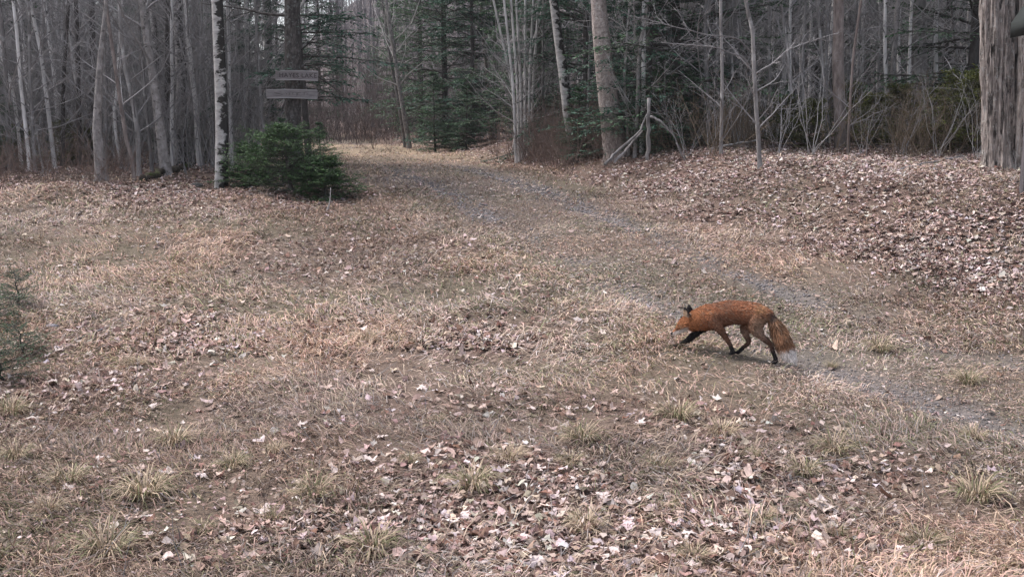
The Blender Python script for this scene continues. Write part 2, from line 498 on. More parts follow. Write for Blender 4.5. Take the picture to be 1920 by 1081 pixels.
def px_spine(pts, y, K, H, ext_lean=.5):
    """pts: photo pixels from base upward; continues past the frame top to height H. Returns base point and local spine"""
    W = np.array([at(px, py, y) for px, py in pts])
    z0 = float(ground_z(W[0, 0], y))
    W[0, 2] = min(W[0, 2], z0)
    base = np.array([W[0, 0], y, z0])
    d = (W[-1] - W[-2]) / max(W[-1, 2] - W[-2, 2], .05)
    nx = []
    hz = W[-1].copy(); g = np.random.default_rng(int(pts[0][0] * 13 + pts[0][1]))
    while hz[2] - z0 < H:
        d = d * (1 - .15 * (1 - ext_lean)) + np.array([g.normal(0, .025), g.normal(0, .03), 0]); d[2] = 1
        hz = hz + d * .7; nx.append(hz.copy())
    W = np.concatenate([W, np.array(nx)]) if nx else W
    lz = np.maximum.accumulate(W[:, 2] + np.arange(len(W)) * 1e-4)
    t = np.linspace(0, 1, K) ** 1.35
    zz = lz[0] + t * (lz[-1] - lz[0])
    sp = np.stack([np.interp(zz, lz, W[:, 0]), np.full(K, y), zz], -1)
    jx = np.cumsum(g.normal(0, .02, 12)); sp[:, 1] += np.interp(np.linspace(0, 11, K), np.arange(12), jx - jx[0])
    sp -= base
    sp[0, 2] = -.12
    return base, sp

def named_tree(name, label, pts, wpx, mats, H=9, y=None, cat='tree', group=None, seed=1, wtop=None, **kw):
    if y is None: y = hit(*pts[0])[1]
    K = kw.pop('K', 26)
    base, sp = px_spine(pts, y, K, H)
    if name == 'sapling': wpx *= .8
    r0 = wpx * mpp(y) / 2
    rt = None
    if wtop is not None:
        ztop = at(pts[-1][0], pts[-1][1], y)[2] - base[2]
        r1 = wtop * mpp(y) / 2
        Hh = sp[-1, 2]
        def rt(hh):
            z = hh * Hh
            return np.where(z < ztop, r0 + (r1 - r0) * z / ztop, np.maximum(r1 * (1 - (z - ztop) / max(Hh - ztop, .1)) ** .8, .006))
    o = gen_tree(seed, H, r0, mats, spine=sp, name=name, rtop=rt, **kw)
    o.location = [float(c) for c in base]
    tag(o, label, cat, group)
    return o

M['bark_stem'] = mat_bark('bark_stem', (.32, .305, .30), (.54, .515, .51), (.68, .655, .65), scale=12, patches=1, psc=9, pst=(1, 1, 1.5), pcol=(.10, .09, .088), pth=(.60, .66), randv=.25)
BS = (M['bark_stem'], M['twig'])
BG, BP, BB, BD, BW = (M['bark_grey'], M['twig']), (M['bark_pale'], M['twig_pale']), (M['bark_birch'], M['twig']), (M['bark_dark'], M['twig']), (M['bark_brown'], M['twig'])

# main trunks -------------------------------------------------------------
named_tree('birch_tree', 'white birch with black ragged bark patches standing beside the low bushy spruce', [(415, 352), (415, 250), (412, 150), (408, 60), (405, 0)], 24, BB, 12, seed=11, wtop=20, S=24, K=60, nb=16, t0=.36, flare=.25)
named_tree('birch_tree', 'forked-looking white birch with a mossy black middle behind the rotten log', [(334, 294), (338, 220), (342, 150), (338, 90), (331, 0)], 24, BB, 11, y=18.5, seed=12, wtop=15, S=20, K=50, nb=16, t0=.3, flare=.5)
named_tree('bare_tree', 'grey leaning trunk with flaky bark rising from the rotten log', [(313, 328), (303, 250), (290, 160), (278, 90), (265, 0)], 20, (M['bark_pale'], M['twig']), 11, seed=13, wtop=12, S=16, K=40, nb=18, t0=.25)
named_tree('birch_tree', 'short thick grey birch trunk with exposed roots at the brush edge', [(192, 342), (187, 290), (183, 240), (190, 130), (203, 0)], 22, (M['bark_pale'], M['twig']), 9, seed=14, wtop=6, S=18, K=40, nb=24, t0=.34, flare=.6)
named_tree('spruce_tree', 'dark scaly spruce trunk carrying the two grey sign boards', [(551, 296), (550, 200), (549, 100), (547, 0)], 30, (M['bark_spruce'], M['bark_dark']), 14, y=16.2, seed=15, wtop=27, S=28, K=60, rough=.12, nb=34, t0=.155, blen=.12, ang=R(105), up=-.02, levels=3, per=(4, 3))
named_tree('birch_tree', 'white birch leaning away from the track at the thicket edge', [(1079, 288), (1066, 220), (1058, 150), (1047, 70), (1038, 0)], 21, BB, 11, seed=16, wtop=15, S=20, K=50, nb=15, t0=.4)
named_tree('maple_tree', 'stout pale speckled maple trunk standing on the leafy bank edge', [(1156, 296), (1147, 230), (1139, 170), (1129, 90), (1122, 0)], 44, (M['bark_maple'], M['twig']), 14, seed=17, wtop=27, S=32, K=70, nb=16, t0=.38, flare=.35, rough=.10)
named_tree('bare_tree', 'straight brownish trunk standing in the olive brush past the bank', [(1578, 282), (1574, 200), (1570, 120), (1571, 0)], 24, BW, 12, y=16.5, seed=18, wtop=18, S=18, K=50, nb=14, t0=.4, rough=.06)
named_tree('bare_tree', 'thick grey furrowed trunk beside a thin pale stem in olive brush', [(1728, 275), (1727, 200), (1724, 100), (1722, 0)], 27, BG, 12, y=18.5, seed=19, wtop=25, S=18, K=50, nb=14, t0=.4, rough=.1)
named_tree('bare_tree', 'thin pale stem growing against the thick grey furrowed trunk', [(1666, 275), (1669, 200), (1675, 110), (1682, 0)], 11, BP, 10, y=17.5, seed=20, wtop=9, nb=14, t0=.3)
named_tree('maple_tree', 'huge old maple with deeply ridged shaggy bark and root flare', [(1880, 304), (1877, 240), (1875, 150), (1873, 60), (1872, 0)], 58, (M['bark_rugged'], M['twig']), 16, y=13.2, seed=21, wtop=60, S=150, K=260, nb=14, t0=.4, rough=.2, flare=.5)
named_tree('maple_tree', 'second rugged maple stem close beside the huge old maple', [(1921, 322), (1921, 200), (1924, 100), (1928, 0)], 34, (M['bark_rugged'], M['twig']), 14, y=13.0, seed=22, wtop=32, S=60, K=80, nb=12, t0=.4, rough=.2, flare=.3)
named_tree('bare_tree', 'dark twin-looking rugged trunk behind the arching pale branches', [(1376, 262), (1374, 150), (1373, 0)], 26, BG, 12, y=20, seed=23, wtop=24, S=18, K=40, nb=14, t0=.4, rough=.15)
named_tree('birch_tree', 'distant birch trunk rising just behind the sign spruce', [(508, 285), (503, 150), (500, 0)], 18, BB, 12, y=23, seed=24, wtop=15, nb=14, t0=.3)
named_tree('bare_tree', 'thin pale birch stem leaning over the far bend of the track', [(768, 263), (757, 210), (747, 150), (735, 70), (724, 0)], 9, BP, 9, y=30, seed=25, nb=16, t0=.3)
named_tree('bare_tree', 'slimmer twin of the leaning stem at the far bend', [(760, 262), (745, 180), (731, 110), (722, 40), (716, 0)], 6, BP, 8, y=31, seed=26, nb=14, t0=.3)

# slender stems of the birch side woods ------------------------------------
GS = 'slender stems in the woods behind the birch'
stems = [
 ([(102, 292), (89, 185), (76, 96), (55, 0)], 9, BS), ([(111, 292), (107, 192), (98, 111), (83, 0)], 9, BS), ([(120, 284), (116, 150), (110, 80), (104, 0)], 7, BS),
 ([(115, 296), (116, 185), (120, 111), (128, 0)], 9, BD), ([(55, 322), (47, 240), (37, 159), (30, 50), (24, 0)], 8, BS), ([(41, 318), (32, 240), (22, 166), (0, 100), (-10, 0)], 7, BS),
 ([(66, 322), (60, 240), (55, 166), (50, 0)], 7, BG), ([(130, 288), (133, 222), (139, 150), (144, 85), (150, 0)], 6, BS), ([(261, 330), (259, 259), (252, 207), (237, 144), (228, 63), (224, 0)], 10, BG),
 ([(229, 318), (218, 252), (216, 207), (222, 170), (226, 90), (232, 0)], 7, BS), ([(205, 310), (198, 260), (192, 229), (185, 163), (180, 60)], 8, BG), ([(252, 338), (250, 300), (240, 268), (230, 200)], 8, BW),
 ([(398, 282), (392, 200), (388, 111), (385, 0)], 6, BS), ([(395, 270), (388, 205), (372, 150), (360, 110), (350, 40)], 5, BS), ([(433, 278), (431, 190), (430, 111), (426, 0)], 8, BS),
 ([(441, 278), (444, 240), (462, 205), (480, 185), (500, 150)], 7, BS), ([(462, 275), (463, 200), (461, 110), (459, 0)], 6, BG), ([(150, 300), (149, 150), (143, 0)], 12, BD), ([(173, 300), (172, 150), (169, 0)], 15, BD),
 ([(20, 320), (12, 200), (5, 80), (-4, 0)], 10, BG), ([(480, 276), (486, 150), (482, 0)], 7, BG)]
for k, (pts, w, mt) in enumerate(stems):
    yb = hit(*pts[0])[1] if pts[0][1] > 310 else 17 + 5 * ((k * 37) % 11) / 11
    kind = {id(BS): 'pale', id(BG): 'grey', id(BD): 'dark', id(BW): 'brown'}[id(mt)]
    named_tree('sapling', f'slender {kind} bare stem in the woods behind the black-patched birch', pts, w, mt, 7.5 + (k % 4) * .8, y=yb, group=GS + ' (' + kind + ')', seed=100 + k, nb=26, t0=.10, per=(5, 3), S=8, blen=.22)

# clump of stems at the thicket --------------------------------------------
for k, (x0, x1) in enumerate([(968, 945), (974, 958), (979, 968), (984, 985), (990, 1000), (972, 925), (996, 1010), (962, 1022)]):
    mid = (x0 + (x1 - x0) * .25, 160)
    named_tree('sapling', 'slim pale stem in the multi-stemmed clump by the leaning birch', [(x0, 268), mid, (x1, 0)], 6.5, BS, 8, y=20 + .25 * k, group='stems of the pale clump', seed=140 + k, nb=18, t0=.15, per=(4, 3), S=6, blen=.2)
GR = 'thin stems growing past the leafy bank'
for k, (pts, w, mt) in enumerate([
 ([(1425, 315), (1422, 260), (1417, 200), (1412, 130), (1409, 60), (1395, 0)], 9, BG), ([(1488, 262), (1486, 190), (1475, 90), (1462, 0)], 7, BG), ([(1796, 285), (1796, 200), (1793, 120), (1785, 40), (1780, 0)], 6, BG),
 ([(1352, 275), (1355, 150), (1352, 0)], 7, BG), ([(1190, 296), (1193, 240), (1196, 180), (1197, 105), (1205, 60)], 8, BP), ([(1179, 292), (1176, 220), (1170, 155), (1172, 120)], 5, BP), ([(1030, 276), (1024, 220), (1017, 180), (1018, 120)], 6, BG),
 ([(1556, 285), (1550, 200), (1540, 100), (1532, 0)], 7, BG), ([(1645, 275), (1648, 150), (1640, 0)], 6, BG), ([(1590, 292), (1592, 200), (1600, 90), (1612, 0)], 5, BW), ([(1305, 280), (1322, 150), (1330, 0)], 6, BG), ([(1840, 290), (1846, 150), (1842, 0)], 16, BG), ([(1100, 275), (1104, 150), (1108, 0)], 5, BG), ([(1510, 285), (1503, 130), (1512, 0)], 6, BG)]):
    kind = {id(BP): 'pale', id(BG): 'grey', id(BW): 'brown'}[id(mt)]
    named_tree('sapling', f'thin {kind} bare sapling rising past the leaf-covered bank', pts, w, mt, 7 + k % 3, y=(hit(*pts[0])[1] if pts[0][1] >= 290 else (15.5 + (k * 1.7) % 5 if pts[0][0] > 1200 else min(hit(*pts[0])[1], 22))), group=GR + ' (' + kind + ')', seed=170 + k, nb=20, t0=.12, per=(5, 3), S=8, blen=.15)

# ------------------------------------------------------------------ conifers
def leaflets(g, P, n, size, width, cols, flat=.25, t0=.05):
    """n narrow needle sprays along each path of P (N,K,3)"""
    N, K, _ = P.shape
    pi = np.repeat(np.arange(N), n)
    t = np.tile(np.linspace(t0, 1, n), N) + g.uniform(-.03, .03, N * n)
    t = np.clip(t, 0, .999)
    p, _, tan = lerp_path(P, np.ones((N, K)), pi, t)
    up = np.array([0, 0, 1.]) + g.normal(0, flat, p.shape)
    sd = norm(np.cross(tan, up)) * np.where(np.arange(N * n) % 2, 1, -1)[:, None]
    a = g.uniform(R(30), R(70), N * n)[:, None]
    d = norm(tan * np.cos(a) + sd * np.sin(a) + g.normal(0, .16, p.shape) + np.array([0, 0, -.12]))
    nrm = norm(np.cross(d, np.cross(up, d)) + g.normal(0, .3, p.shape))
    w = norm(np.cross(d, nrm))
    L = size * g.uniform(.6, 1.3, N * n)[:, None]
    W = width * g.uniform(.7, 1.3, N * n)[:, None]
    V = np.stack([p, p + d * L * .45 + w * W * .5, p + d * L, p + d * L * .45 - w * W * .5], 1).reshape(-1, 3)
    q = np.arange(len(p) * 4).reshape(-1, 4)
    c0 = np.array(cols)
    mixv = g.uniform(0, 1, (N * n, 1))
    per_branch = g.uniform(.75, 1.25, N)[pi][:, None]
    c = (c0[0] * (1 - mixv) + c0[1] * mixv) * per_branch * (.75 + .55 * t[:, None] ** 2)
    return V, q, np.repeat(c, 4, 0)

GREEN = ((.026, .060, .034), (.062, .118, .058))
GREEN_L = ((.026, .062, .024), (.065, .12, .04))
GREEN_Y = ((.05, .062, .014), (.11, .115, .028))
GREEN_B = ((.022, .062, .045), (.05, .112, .072))

def gen_conifer(seed, H, Rad, r0, n_limb=70, t0=.05, droop=-.05, el0=.1, cols=GREEN, name='hemlock_tree', tw=13, nl=13, lsize=.07, lw=.022, spine=None, S=10, shape=.8, keep=None, mat=None, dead=.0):
    g = np.random.default_rng(seed)
    K = 20
    if spine is None:
        t = np.linspace(0, 1, K)
        spine = np.stack([np.cumsum(g.normal(0, .01, K)), np.cumsum(g.normal(0, .01, K)), t * H], -1); spine -= spine[0].copy(); spine[0, 2] = -.1
    K = len(spine)
    hh = spine[:, 2] - spine[0, 2]; hh /= hh[-1]
    rad = r0 * (1 - hh) ** .8 + .004
    root = bpy.data.objects.new(name, None); root.empty_display_size = .3; COL.objects.link(root)
    obj('trunk', trunk_mesh('trunk', spine, rad, S, mat or M['bark_dark'], .08, seed, .3), root)
    t = np.sort(g.uniform(t0, .985, n_limb))
    p, r, tan = lerp_path(spine[None], rad[None], np.zeros(n_limb, int), t)
    az = np.arange(n_limb) * 2.4 + g.normal(0, .5, n_limb)
    el = el0 + .5 * t + g.normal(0, .12, n_limb)
    d = np.stack([np.cos(az) * np.cos(el), np.sin(az) * np.cos(el), np.sin(el)], -1)
    L = Rad * ((1 - t) ** shape + .06) * g.uniform(.6, 1.15, n_limb)
    P1, R1 = grow(g, p, d, L, np.clip(r * .3, .004, .03), 7, .07, droop, .2)
    G = Geo(); G.add(*tubes(P1, R1, 4))
    live = g.uniform(0, 1, n_limb) >= dead
    P1l, R1l = P1[live], R1[live]
    # flat side sprays
    N = len(P1l)
    pi = np.repeat(np.arange(N), tw)
    tt = np.tile(np.linspace(.15, .98, tw), N) + g.uniform(-.03, .03, N * tw)
    tt = np.clip(tt, 0, .999)
    q, rr, tn = lerp_path(P1l, R1l, pi, tt)
    sd = norm(np.cross(tn, np.array([0, 0, 1.]))) * np.where(np.arange(N * tw) % 2, 1, -1)[:, None]
    a = g.uniform(R(35), R(70), N * tw)[:, None]
    d2 = norm(tn * np.cos(a) + sd * np.sin(a) + g.normal(0, .13, q.shape))
    l2 = np.repeat(L[live], tw) * .48 * (1.1 - .75 * tt) * g.uniform(.6, 1.2, N * tw) + .06
    P2, R2 = grow(g, q, d2, l2, np.maximum(rr * .5, .002), 4, .08, droop * 1.3, .3)
    G.add(*tubes(P2, R2, 3))
    obj('limbs', G.mesh('limbs', M['bark_dark'], True), root)['kind'] = 'stuff'
    F = Geo()
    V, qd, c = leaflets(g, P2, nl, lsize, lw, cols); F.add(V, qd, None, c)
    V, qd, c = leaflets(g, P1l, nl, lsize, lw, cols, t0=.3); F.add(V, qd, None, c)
    obj('crown', F.mesh('crown', M['needle']), root)['kind'] = 'stuff'
    return root

# low bushy spruce beside the birch
b0 = hit(560, 372); yb = b0[1] + .35
bush = gen_conifer(301, .92, 1.0, .03, 78, .03, .02, -.06, GREEN_L, 'spruce_bush', 14, 14, .048, .013, shape=.62)
bush.location = (at(548, 300, yb)[0], yb, float(ground_z(at(548, 300, yb)[0], yb)))
tag(bush, 'low dense bushy spruce growing under the grey sign boards', 'bush')
bush2 = gen_conifer(302, .62, .5, .02, 70, .02, .0, .0, GREEN_L, 'spruce_bush', 10, 14, .05, .016, shape=.6)
p = hit(470, 352); bush2.location = [float(c) for c in p]; tag(bush2, 'small spruce shrub touching the foot of the black-patched birch', 'bush')
bush3 = gen_conifer(303, .55, .5, .02, 60, .02, .0, -.05, GREEN_L, 'spruce_bush', 10, 14, .05, .016, shape=.6)
p = hit(612, 372); bush3.location = [float(c) for c in p]; tag(bush3, 'small low spruce shrub spreading at the edge of the track', 'bush')
# forest conifers
proto_big = gen_conifer(311, 11, 2.3, .10, 135, .03, -.035, .02, GREEN, 'hemlock_tree', 15, 14, .095, .032)
proto_mid = gen_conifer(312, 7.5, 1.8, .07, 125, .02, -.03, .02, GREEN_B, 'hemlock_tree', 14, 14, .085, .028)
proto_thin = gen_conifer(313, 9, 1.9, .08, 62, .16, -.035, .02, GREEN_B, 'hemlock_tree', 14, 14, .095, .03, dead=.12)
proto_small = gen_conifer(314, 2.6, .95, .035, 70, .02, -.02, .05, GREEN, 'young_fir', 11, 13, .065, .022)
proto_yel = gen_conifer(315, 1.2, .75, .02, 60, .02, .02, .2, GREEN_Y, 'evergreen_shrub', 9, 12, .06, .022, shape=.5)
used = set()
def place(proto, loc, rz, s, label, cat, group=None):
    if id(proto) in used: o = copies(proto, loc, rz, s)
    else:
        used.add(id(proto)); o = proto
        o.location = [float(c) for c in loc]; o.rotation_euler = (0, 0, rz); o.scale = (s, s, s)
    tag(o, label, cat, group)
    return o
def gp(px, y):
    x = at(px, 250, y)[0]
    return (x, y, float(ground_z(x, y)))
place(proto_big, gp(1262, 17.9), .3, .9, 'broad dark hemlock filling the gap beside the speckled maple', 'tree')
place(proto_big, gp(1335, 20.5), 2.1, .95, 'dark hemlock behind the arching pale branches', 'tree')
place(proto_mid, gp(1212, 17.8), 1.2, .85, 'young dark hemlock close behind the speckled maple', 'tree')
place(proto_mid, gp(1100, 20.8), 4, 1.05, 'dark hemlock between the leaning birch and the speckled maple', 'tree')
place(proto_big, gp(835, 31), 1.5, 1.0, 'tall dark conifer beside the far bend of the track', 'tree')
place(proto_mid, gp(885, 29), 2.6, 1.05, 'bushy conifer standing next to the tall one at the far bend', 'tree')
place(proto_big, gp(790, 38), .9, 1.0, 'far conifer at the inside of the last bend', 'tree')
hb, hs_ = px_spine([(580, 290), (573, 215), (563, 110), (556, 0)], 17.2, 24, 9)
hem = gen_conifer(317, 9, 2.0, .055, 64, .20, -.035, .02, GREEN_B, 'hemlock_tree', 14, 14, .09, .028, spine=hs_, dead=.15)
hem.location = [float(c) for c in hb]
tag(hem, 'sparse hemlock with drooping green boughs and thin leaning stem behind the sign spruce', 'tree')
place(proto_thin, gp(560, 20.5), 2.2, .9, 'sparse hemlock showing behind the grey sign boards', 'tree')
place(proto_thin, gp(470, 19.0), 3.3, .6, 'small sparse hemlock between the birch and the sign spruce', 'tree')
place(proto_mid, gp(318, 23), 1.0, .8, 'dark hemlock half hidden by the forked-looking birch', 'tree')
place(proto_big, gp(-25, 21), 1.9, .9, 'dark hemlock deep in the brush behind slender stems', 'tree')
place(proto_mid, gp(60, 26), .2, .9, 'hemlock showing between the slender pale stems', 'tree')
place(proto_big, gp(1815, 17.5), 5.0, .9, 'dark green hemlock just behind the huge old maple', 'tree')
place(proto_mid, gp(1760, 22), .6, 1.0, 'hemlock deeper behind the thick grey furrowed trunk', 'tree')
GC = 'hemlocks deep in the woods'
for k, (px, y, s) in enumerate([(1000, 27, .9), (1440, 27, 1), (1530, 25, .9), (1640, 26, 1.0), (1890, 25, 1), (1390, 31, 1), (930, 34, 1), (210, 30, .8), (420, 33, .9), (20, 34, 1), (1170, 28, 1), (1500, 33, 1.1), (1700, 31, 1), (110, 36, .8), (600, 45, .9), (1060, 33, 1.0), (740, 47, .8), (250, 27, .6), (150, 26, .6), (1280, 25, 1), (1010, 23.5, .8)]):
    place(proto_mid if k % 2 else proto_big, gp(px, y), k * 1.3, s, 'dark hemlock standing deep among the bare trunks', 'tree', GC)
GF = 'young firs at the wood edge'
for k, (px, y, s) in enumerate([(528, 15.4, .40), (600, 15.3, .36), (1300, 17.5, .55), (1085, 18.5, .5), (815, 27, .8), (875, 26.5, .7), (340, 20.5, .7), (-10, 17, .7), (1240, 17.2, .6)]):
    place(proto_small, gp(px, y), k * 2.1, s, 'young dark green fir growing at the wood edge', 'tree', GF)
GY_ = 'olive evergreen shrubs under the trunks past the bank'
for k, (px, y, s) in enumerate([(1830, 15, .85), (1790, 15.6, .9), (1745, 16.4, .7), (1690, 17, .75), (1640, 16, .65), (1520, 16.5, .6), (1470, 17, .65), (1600, 18, .8), (1860, 16.2, 1.0), (30, 17.5, .55), (120, 18, .6), (170, 18.4, .5)]):
    place(proto_yel, gp(px, y), k * 1.7, s, 'olive green low evergreen shrub among brush under the trees', 'shrub', GY_)
seedp = gen_conifer(316, .38, .40, .010, 24, .05, .0, .05, ((.016, .036, .018), (.045, .085, .034)), 'evergreen_seedling', 8, 9, .032, .009, shape=.4)
# seedlings low in the open at the clearing's edge
for k, (px, py, s, lab) in enumerate([(35, 575, .7, 'low dark evergreen seedling in leaf litter beside a grey stone'), (5, 715, .8, 'small bright green evergreen seedling at the clearing edge'), (45, 665, .6, 'tiny evergreen sprig between fallen leaves near a stick'), (-25, 620, .9, 'bushy evergreen seedling behind the tiny sprig at the clearing edge')]):
    p = hit(max(px, -200), py)
    o = place(seedp, p, k * 1.1, s, lab, 'seedling')

# ------------------------------------------------------------------ bare woods behind
protos = []
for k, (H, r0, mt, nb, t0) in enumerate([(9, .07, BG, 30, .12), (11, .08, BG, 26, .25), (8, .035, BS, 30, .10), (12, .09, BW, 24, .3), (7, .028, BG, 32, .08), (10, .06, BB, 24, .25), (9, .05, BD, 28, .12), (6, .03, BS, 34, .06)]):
    o = gen_tree(400 + k, H, r0, mt, nb=nb, t0=t0, per=(5, 3), S=8, name='bare_tree', lean=.06)
    protos.append(o)
KIND = ['grey', 'stout grey', 'pale slender', 'brown', 'thin grey', 'white birch', 'dark', 'pale thin']
g = np.random.default_rng(77)
pts = []
tries = 0
while len(pts) < 190 and tries < 6000:
    tries += 1
    y = 16.5 + 36 * g.uniform() ** 1.1
    x = g.uniform(-1, 1) * (.56 * y + 3)
    s = x - float(trail_x(y))
    px = 960 + x / y * F_PX
    if abs(s) < 2.6 + .03 * y: continue
    if s > 0 and y < 17.5: continue
    if 610 < px < 765 and y < 44: continue
    if 860 < px < 1180 and y < 23: continue
    if y < 19 and (360 < px < 640): continue
    if any((x - a) ** 2 + (y - b) ** 2 < .75 for a, b in pts): continue
    pts.append((x, y))
extra = 0
while extra < 130:
    y = 17 + 12 * g.uniform(); x = (g.uniform(-120, 520) - 960) / F_PX * y
    if extra % 2: x = (g.uniform(1160, 2040) - 960) / F_PX * y
    if any((x - a) ** 2 + (y - b) ** 2 < .25 for a, b in pts): continue
    pts.append((x, y)); extra += 1
NB = len(pts) - 130
WOOD = {'l': 'woods on the birch side of the track', 'r': 'woods behind the leafy bank', 'f': 'woods past the end of the track'}
for k, (x, y) in enumerate(pts):
    pk = int(g.integers(0, len(protos)))
    if y < 22 and pk in (1, 3): pk = 4
    if k >= NB: pk = (2, 7, 4, 7, 2)[k % 5]
    side = 'l' if x < trail_x(y) else 'r'
    if y > 40: side = 'f'
    place(protos[pk], (x, y, float(ground_z(x, y))), g.uniform(0, 6.28), g.uniform(.8, 1.2), f'{KIND[pk]} bare tree in the ' + WOOD[side], 'tree', f'{KIND[pk]} bare trees, ' + WOOD[side])

# far woods on the rising ground: one mass
FW = Geo()
gf = np.random.default_rng(88)
n = 700
fy = 50 + 75 * gf.uniform(0, 1, n) ** 1.2
fx = gf.uniform(-1, 1, n) * (.58 * fy + 6)
fz = ground_z(fx, fy)
K = 9
H = gf.uniform(7, 13, n)
base = np.stack([fx, fy, fz - .2], -1)
P0, R0 = grow(gf, base, np.tile([0, 0, 1.], (n, 1)) + gf.normal(0, .05, (n, 3)), H, gf.uniform(.04, .13, n), K, .03, .05, .12)
FW.add(*tubes(P0, R0, 5))
P1, R1 = spawn(gf, P0, R0, 22, .12, .98, .26, R(48), 5, .14, .08, .4, .008); FW.add(*tubes(P1, R1, 3))
P2, R2 = spawn(gf, P1, R1, 4, .2, 1, .5, R(45), 3, .2, .06, .6, .006); FW.add(*tubes(P2, R2, 3))
fw = obj('far_woods', FW.mesh('far_woods', M['twig_far2'], True))
tag(fw, 'hazy mass of bare grey trees on rising ground past the track', 'woods', kind='stuff')

# ------------------------------------------------------------------ undergrowth
def brush(name, label, n, sampler, hmin, hmax, mat, seed, per=(4, 2), r=.004, lean=.35):
    g = np.random.default_rng(seed)
    x, y = sampler(g, n)
    b = np.stack([x, y, ground_z(x, y) - .02], -1)
    d = np.tile([0, 0, 1.], (n, 1)) + g.normal(0, lean, (n, 3))
    d[:, 2] = np.abs(d[:, 2]) + .15
    P, Rr = grow(g, b, d, g.uniform(hmin, hmax, n), r * g.uniform(.6, 1.4, n), 5, .16, .03, .35)
    G = Geo(); G.add(*tubes(P, Rr, 3))
    if per[0]:
        P1, R1 = spawn(g, P, Rr, per[0], .2, 1, .4, R(42), 4, .2, .05, .65, .0018); G.add(*tubes(P1, R1, 3))
        if per[1]:
            P2, R2 = spawn(g, P1, R1, per[1], .2, 1, .45, R(42), 3, .2, .05, .7, .0016); G.add(*tubes(P2, R2, 3))
    o = obj(name, G.mesh(name, mat, True))
    return tag(o, label, 'brush', kind='stuff')

def by_px(px0, px1, y0, y1, off=1.2):
    def f(g, n):
        xs, yy = [], []
        while sum(map(len, xs)) < n:
            y = g.uniform(y0, y1, n); px = g.uniform(px0, px1, n)
            x = (px - 960) / F_PX * y
            ok = (np.abs(x - trail_x(y)) > off) & (fbm(x * .8, y * .8, 5, 2) > .42)
            xs.append(x[ok]); yy.append(y[ok])
        return np.concatenate(xs)[:n], np.concatenate(yy)[:n]
    return f
brush('brush', 'reddish brown leafless brush along the birch side wood edge', 420, by_px(-150, 260, 14.2, 17.5, 3), .3, .85, M['twig_red'], 501, (4, 3), .004, .7)
brush('brush', 'brown twiggy brush at the foot of the leaning birch', 520, by_px(820, 1150, 17.0, 21, 1.9), .4, 1.3, M['twig_red'], 502, (4, 3), .0045, .4)
brush('brush', 'tangled brown brush between the maples past the bank', 800, by_px(1170, 1900, 14.5, 18, 3.2), .4, 1.3, M['twig_br'], 503, (4, 3), .0045, .5)
brush('brush', 'pale grey twiggy saplings and brush behind the birches', 900, by_px(-150, 600, 16.5, 27, 3.2), 1.2, 4.2, M['twig'], 506, (7, 3), .007, .25)
brush('brush', 'grey twiggy undergrowth deep in the woods', 2600, by_px(-150, 2060, 18, 40, 3.2), .8, 3.4, M['twig'], 504, (5, 3), .007, .28)
brush('brush', 'low mauve-brown brush closing the far end of the track', 2600, lambda g, n: (g.uniform(-19, -1, n), 37.5 + 14 * g.uniform(0, 1, n)), .8, 4.2, M['twig_far'], 505, (4, 2), .009, .25)

def shrub_proto(seed, H, mat):
    g = np.random.default_rng(seed)
    n = 7
    b = np.zeros((n, 3)); b[:, :2] = g.normal(0, .05, (n, 2)); b[:, 2] = -.03
    d = np.tile([0, 0, 1.], (n, 1)) + g.normal(0, .35, (n, 3)); d[:, 2] = np.abs(d[:, 2]) + .3
    P, Rr = grow(g, b, d, H * g.uniform(.6, 1.1, n), .007 * g.uniform(.7, 1.2, n), 7, .12, .04, .3)
    root = bpy.data.objects.new('bare_shrub', None); root.empty_display_size = .2; COL.objects.link(root)
    G = Geo(); G.add(*tubes(P, Rr, 4)); obj('stems', G.mesh('stems', mat, True), root)['kind'] = 'stuff'
    G = Geo()
    P1, R1 = spawn(g, P, Rr, 7, .2, 1, .38, R(42), 5, .18, .05, .6, .002); G.add(*tubes(P1, R1, 3))
    P2, R2 = spawn(g, P1, R1, 3, .2, 1, .45, R(42), 3, .2, .05, .7, .0018); G.add(*tubes(P2, R2, 3))
    obj('twigs', G.mesh('twigs', mat, True), root)['kind'] = 'stuff'
    return root
sp = [shrub_proto(601, 1.9, M['twig']), shrub_proto(602, 1.3, M['twig_red']), shrub_proto(603, 2.4, M['twig_pale'])]
for k, (px, y, s, i) in enumerate([(930, 22, .8, 1), (985, 20, .7, 1), (1030, 18.5, .6, 1), (1110, 17.4, .5, 1), (1060, 17.6, .45, 1), (1290, 15.8, .8, 0), (1340, 16, .9, 0), (1460, 15.4, .9, 0), (1520, 15.2, .8, 2), (1620, 14.8, .6, 0), (1690, 15, .8, 0), (1760, 14.6, .6, 2), (1380, 17, .8, 2), (1590, 17.5, .9, 2),
                                   (30, 15.3, .6, 1), (80, 15.6, .7, 0), (140, 15.8, .7, 1), (230, 16.5, .8, 0), (290, 17.5, .9, 2), (360, 18.5, .9, 0), (460, 18.5, 1, 2), (700, 29, .9, 1), (670, 33, .9, 1), (730, 28, .8, 1), (1835, 14, .5, 2), (1905, 12.9, .45, 2), (180, 17.5, .8, 2)]):
    lab = ['grey leafless shrub among the trees at the wood edge', 'reddish leafless shrub at the wood edge', 'pale leafless shrub with arching stems among the trunks'][i]
    place(sp[i], gp(px, y), k * 1.9, s, lab, 'shrub', ['grey shrubs', 'reddish shrubs', 'pale shrubs'][i] + ' at the wood edge')

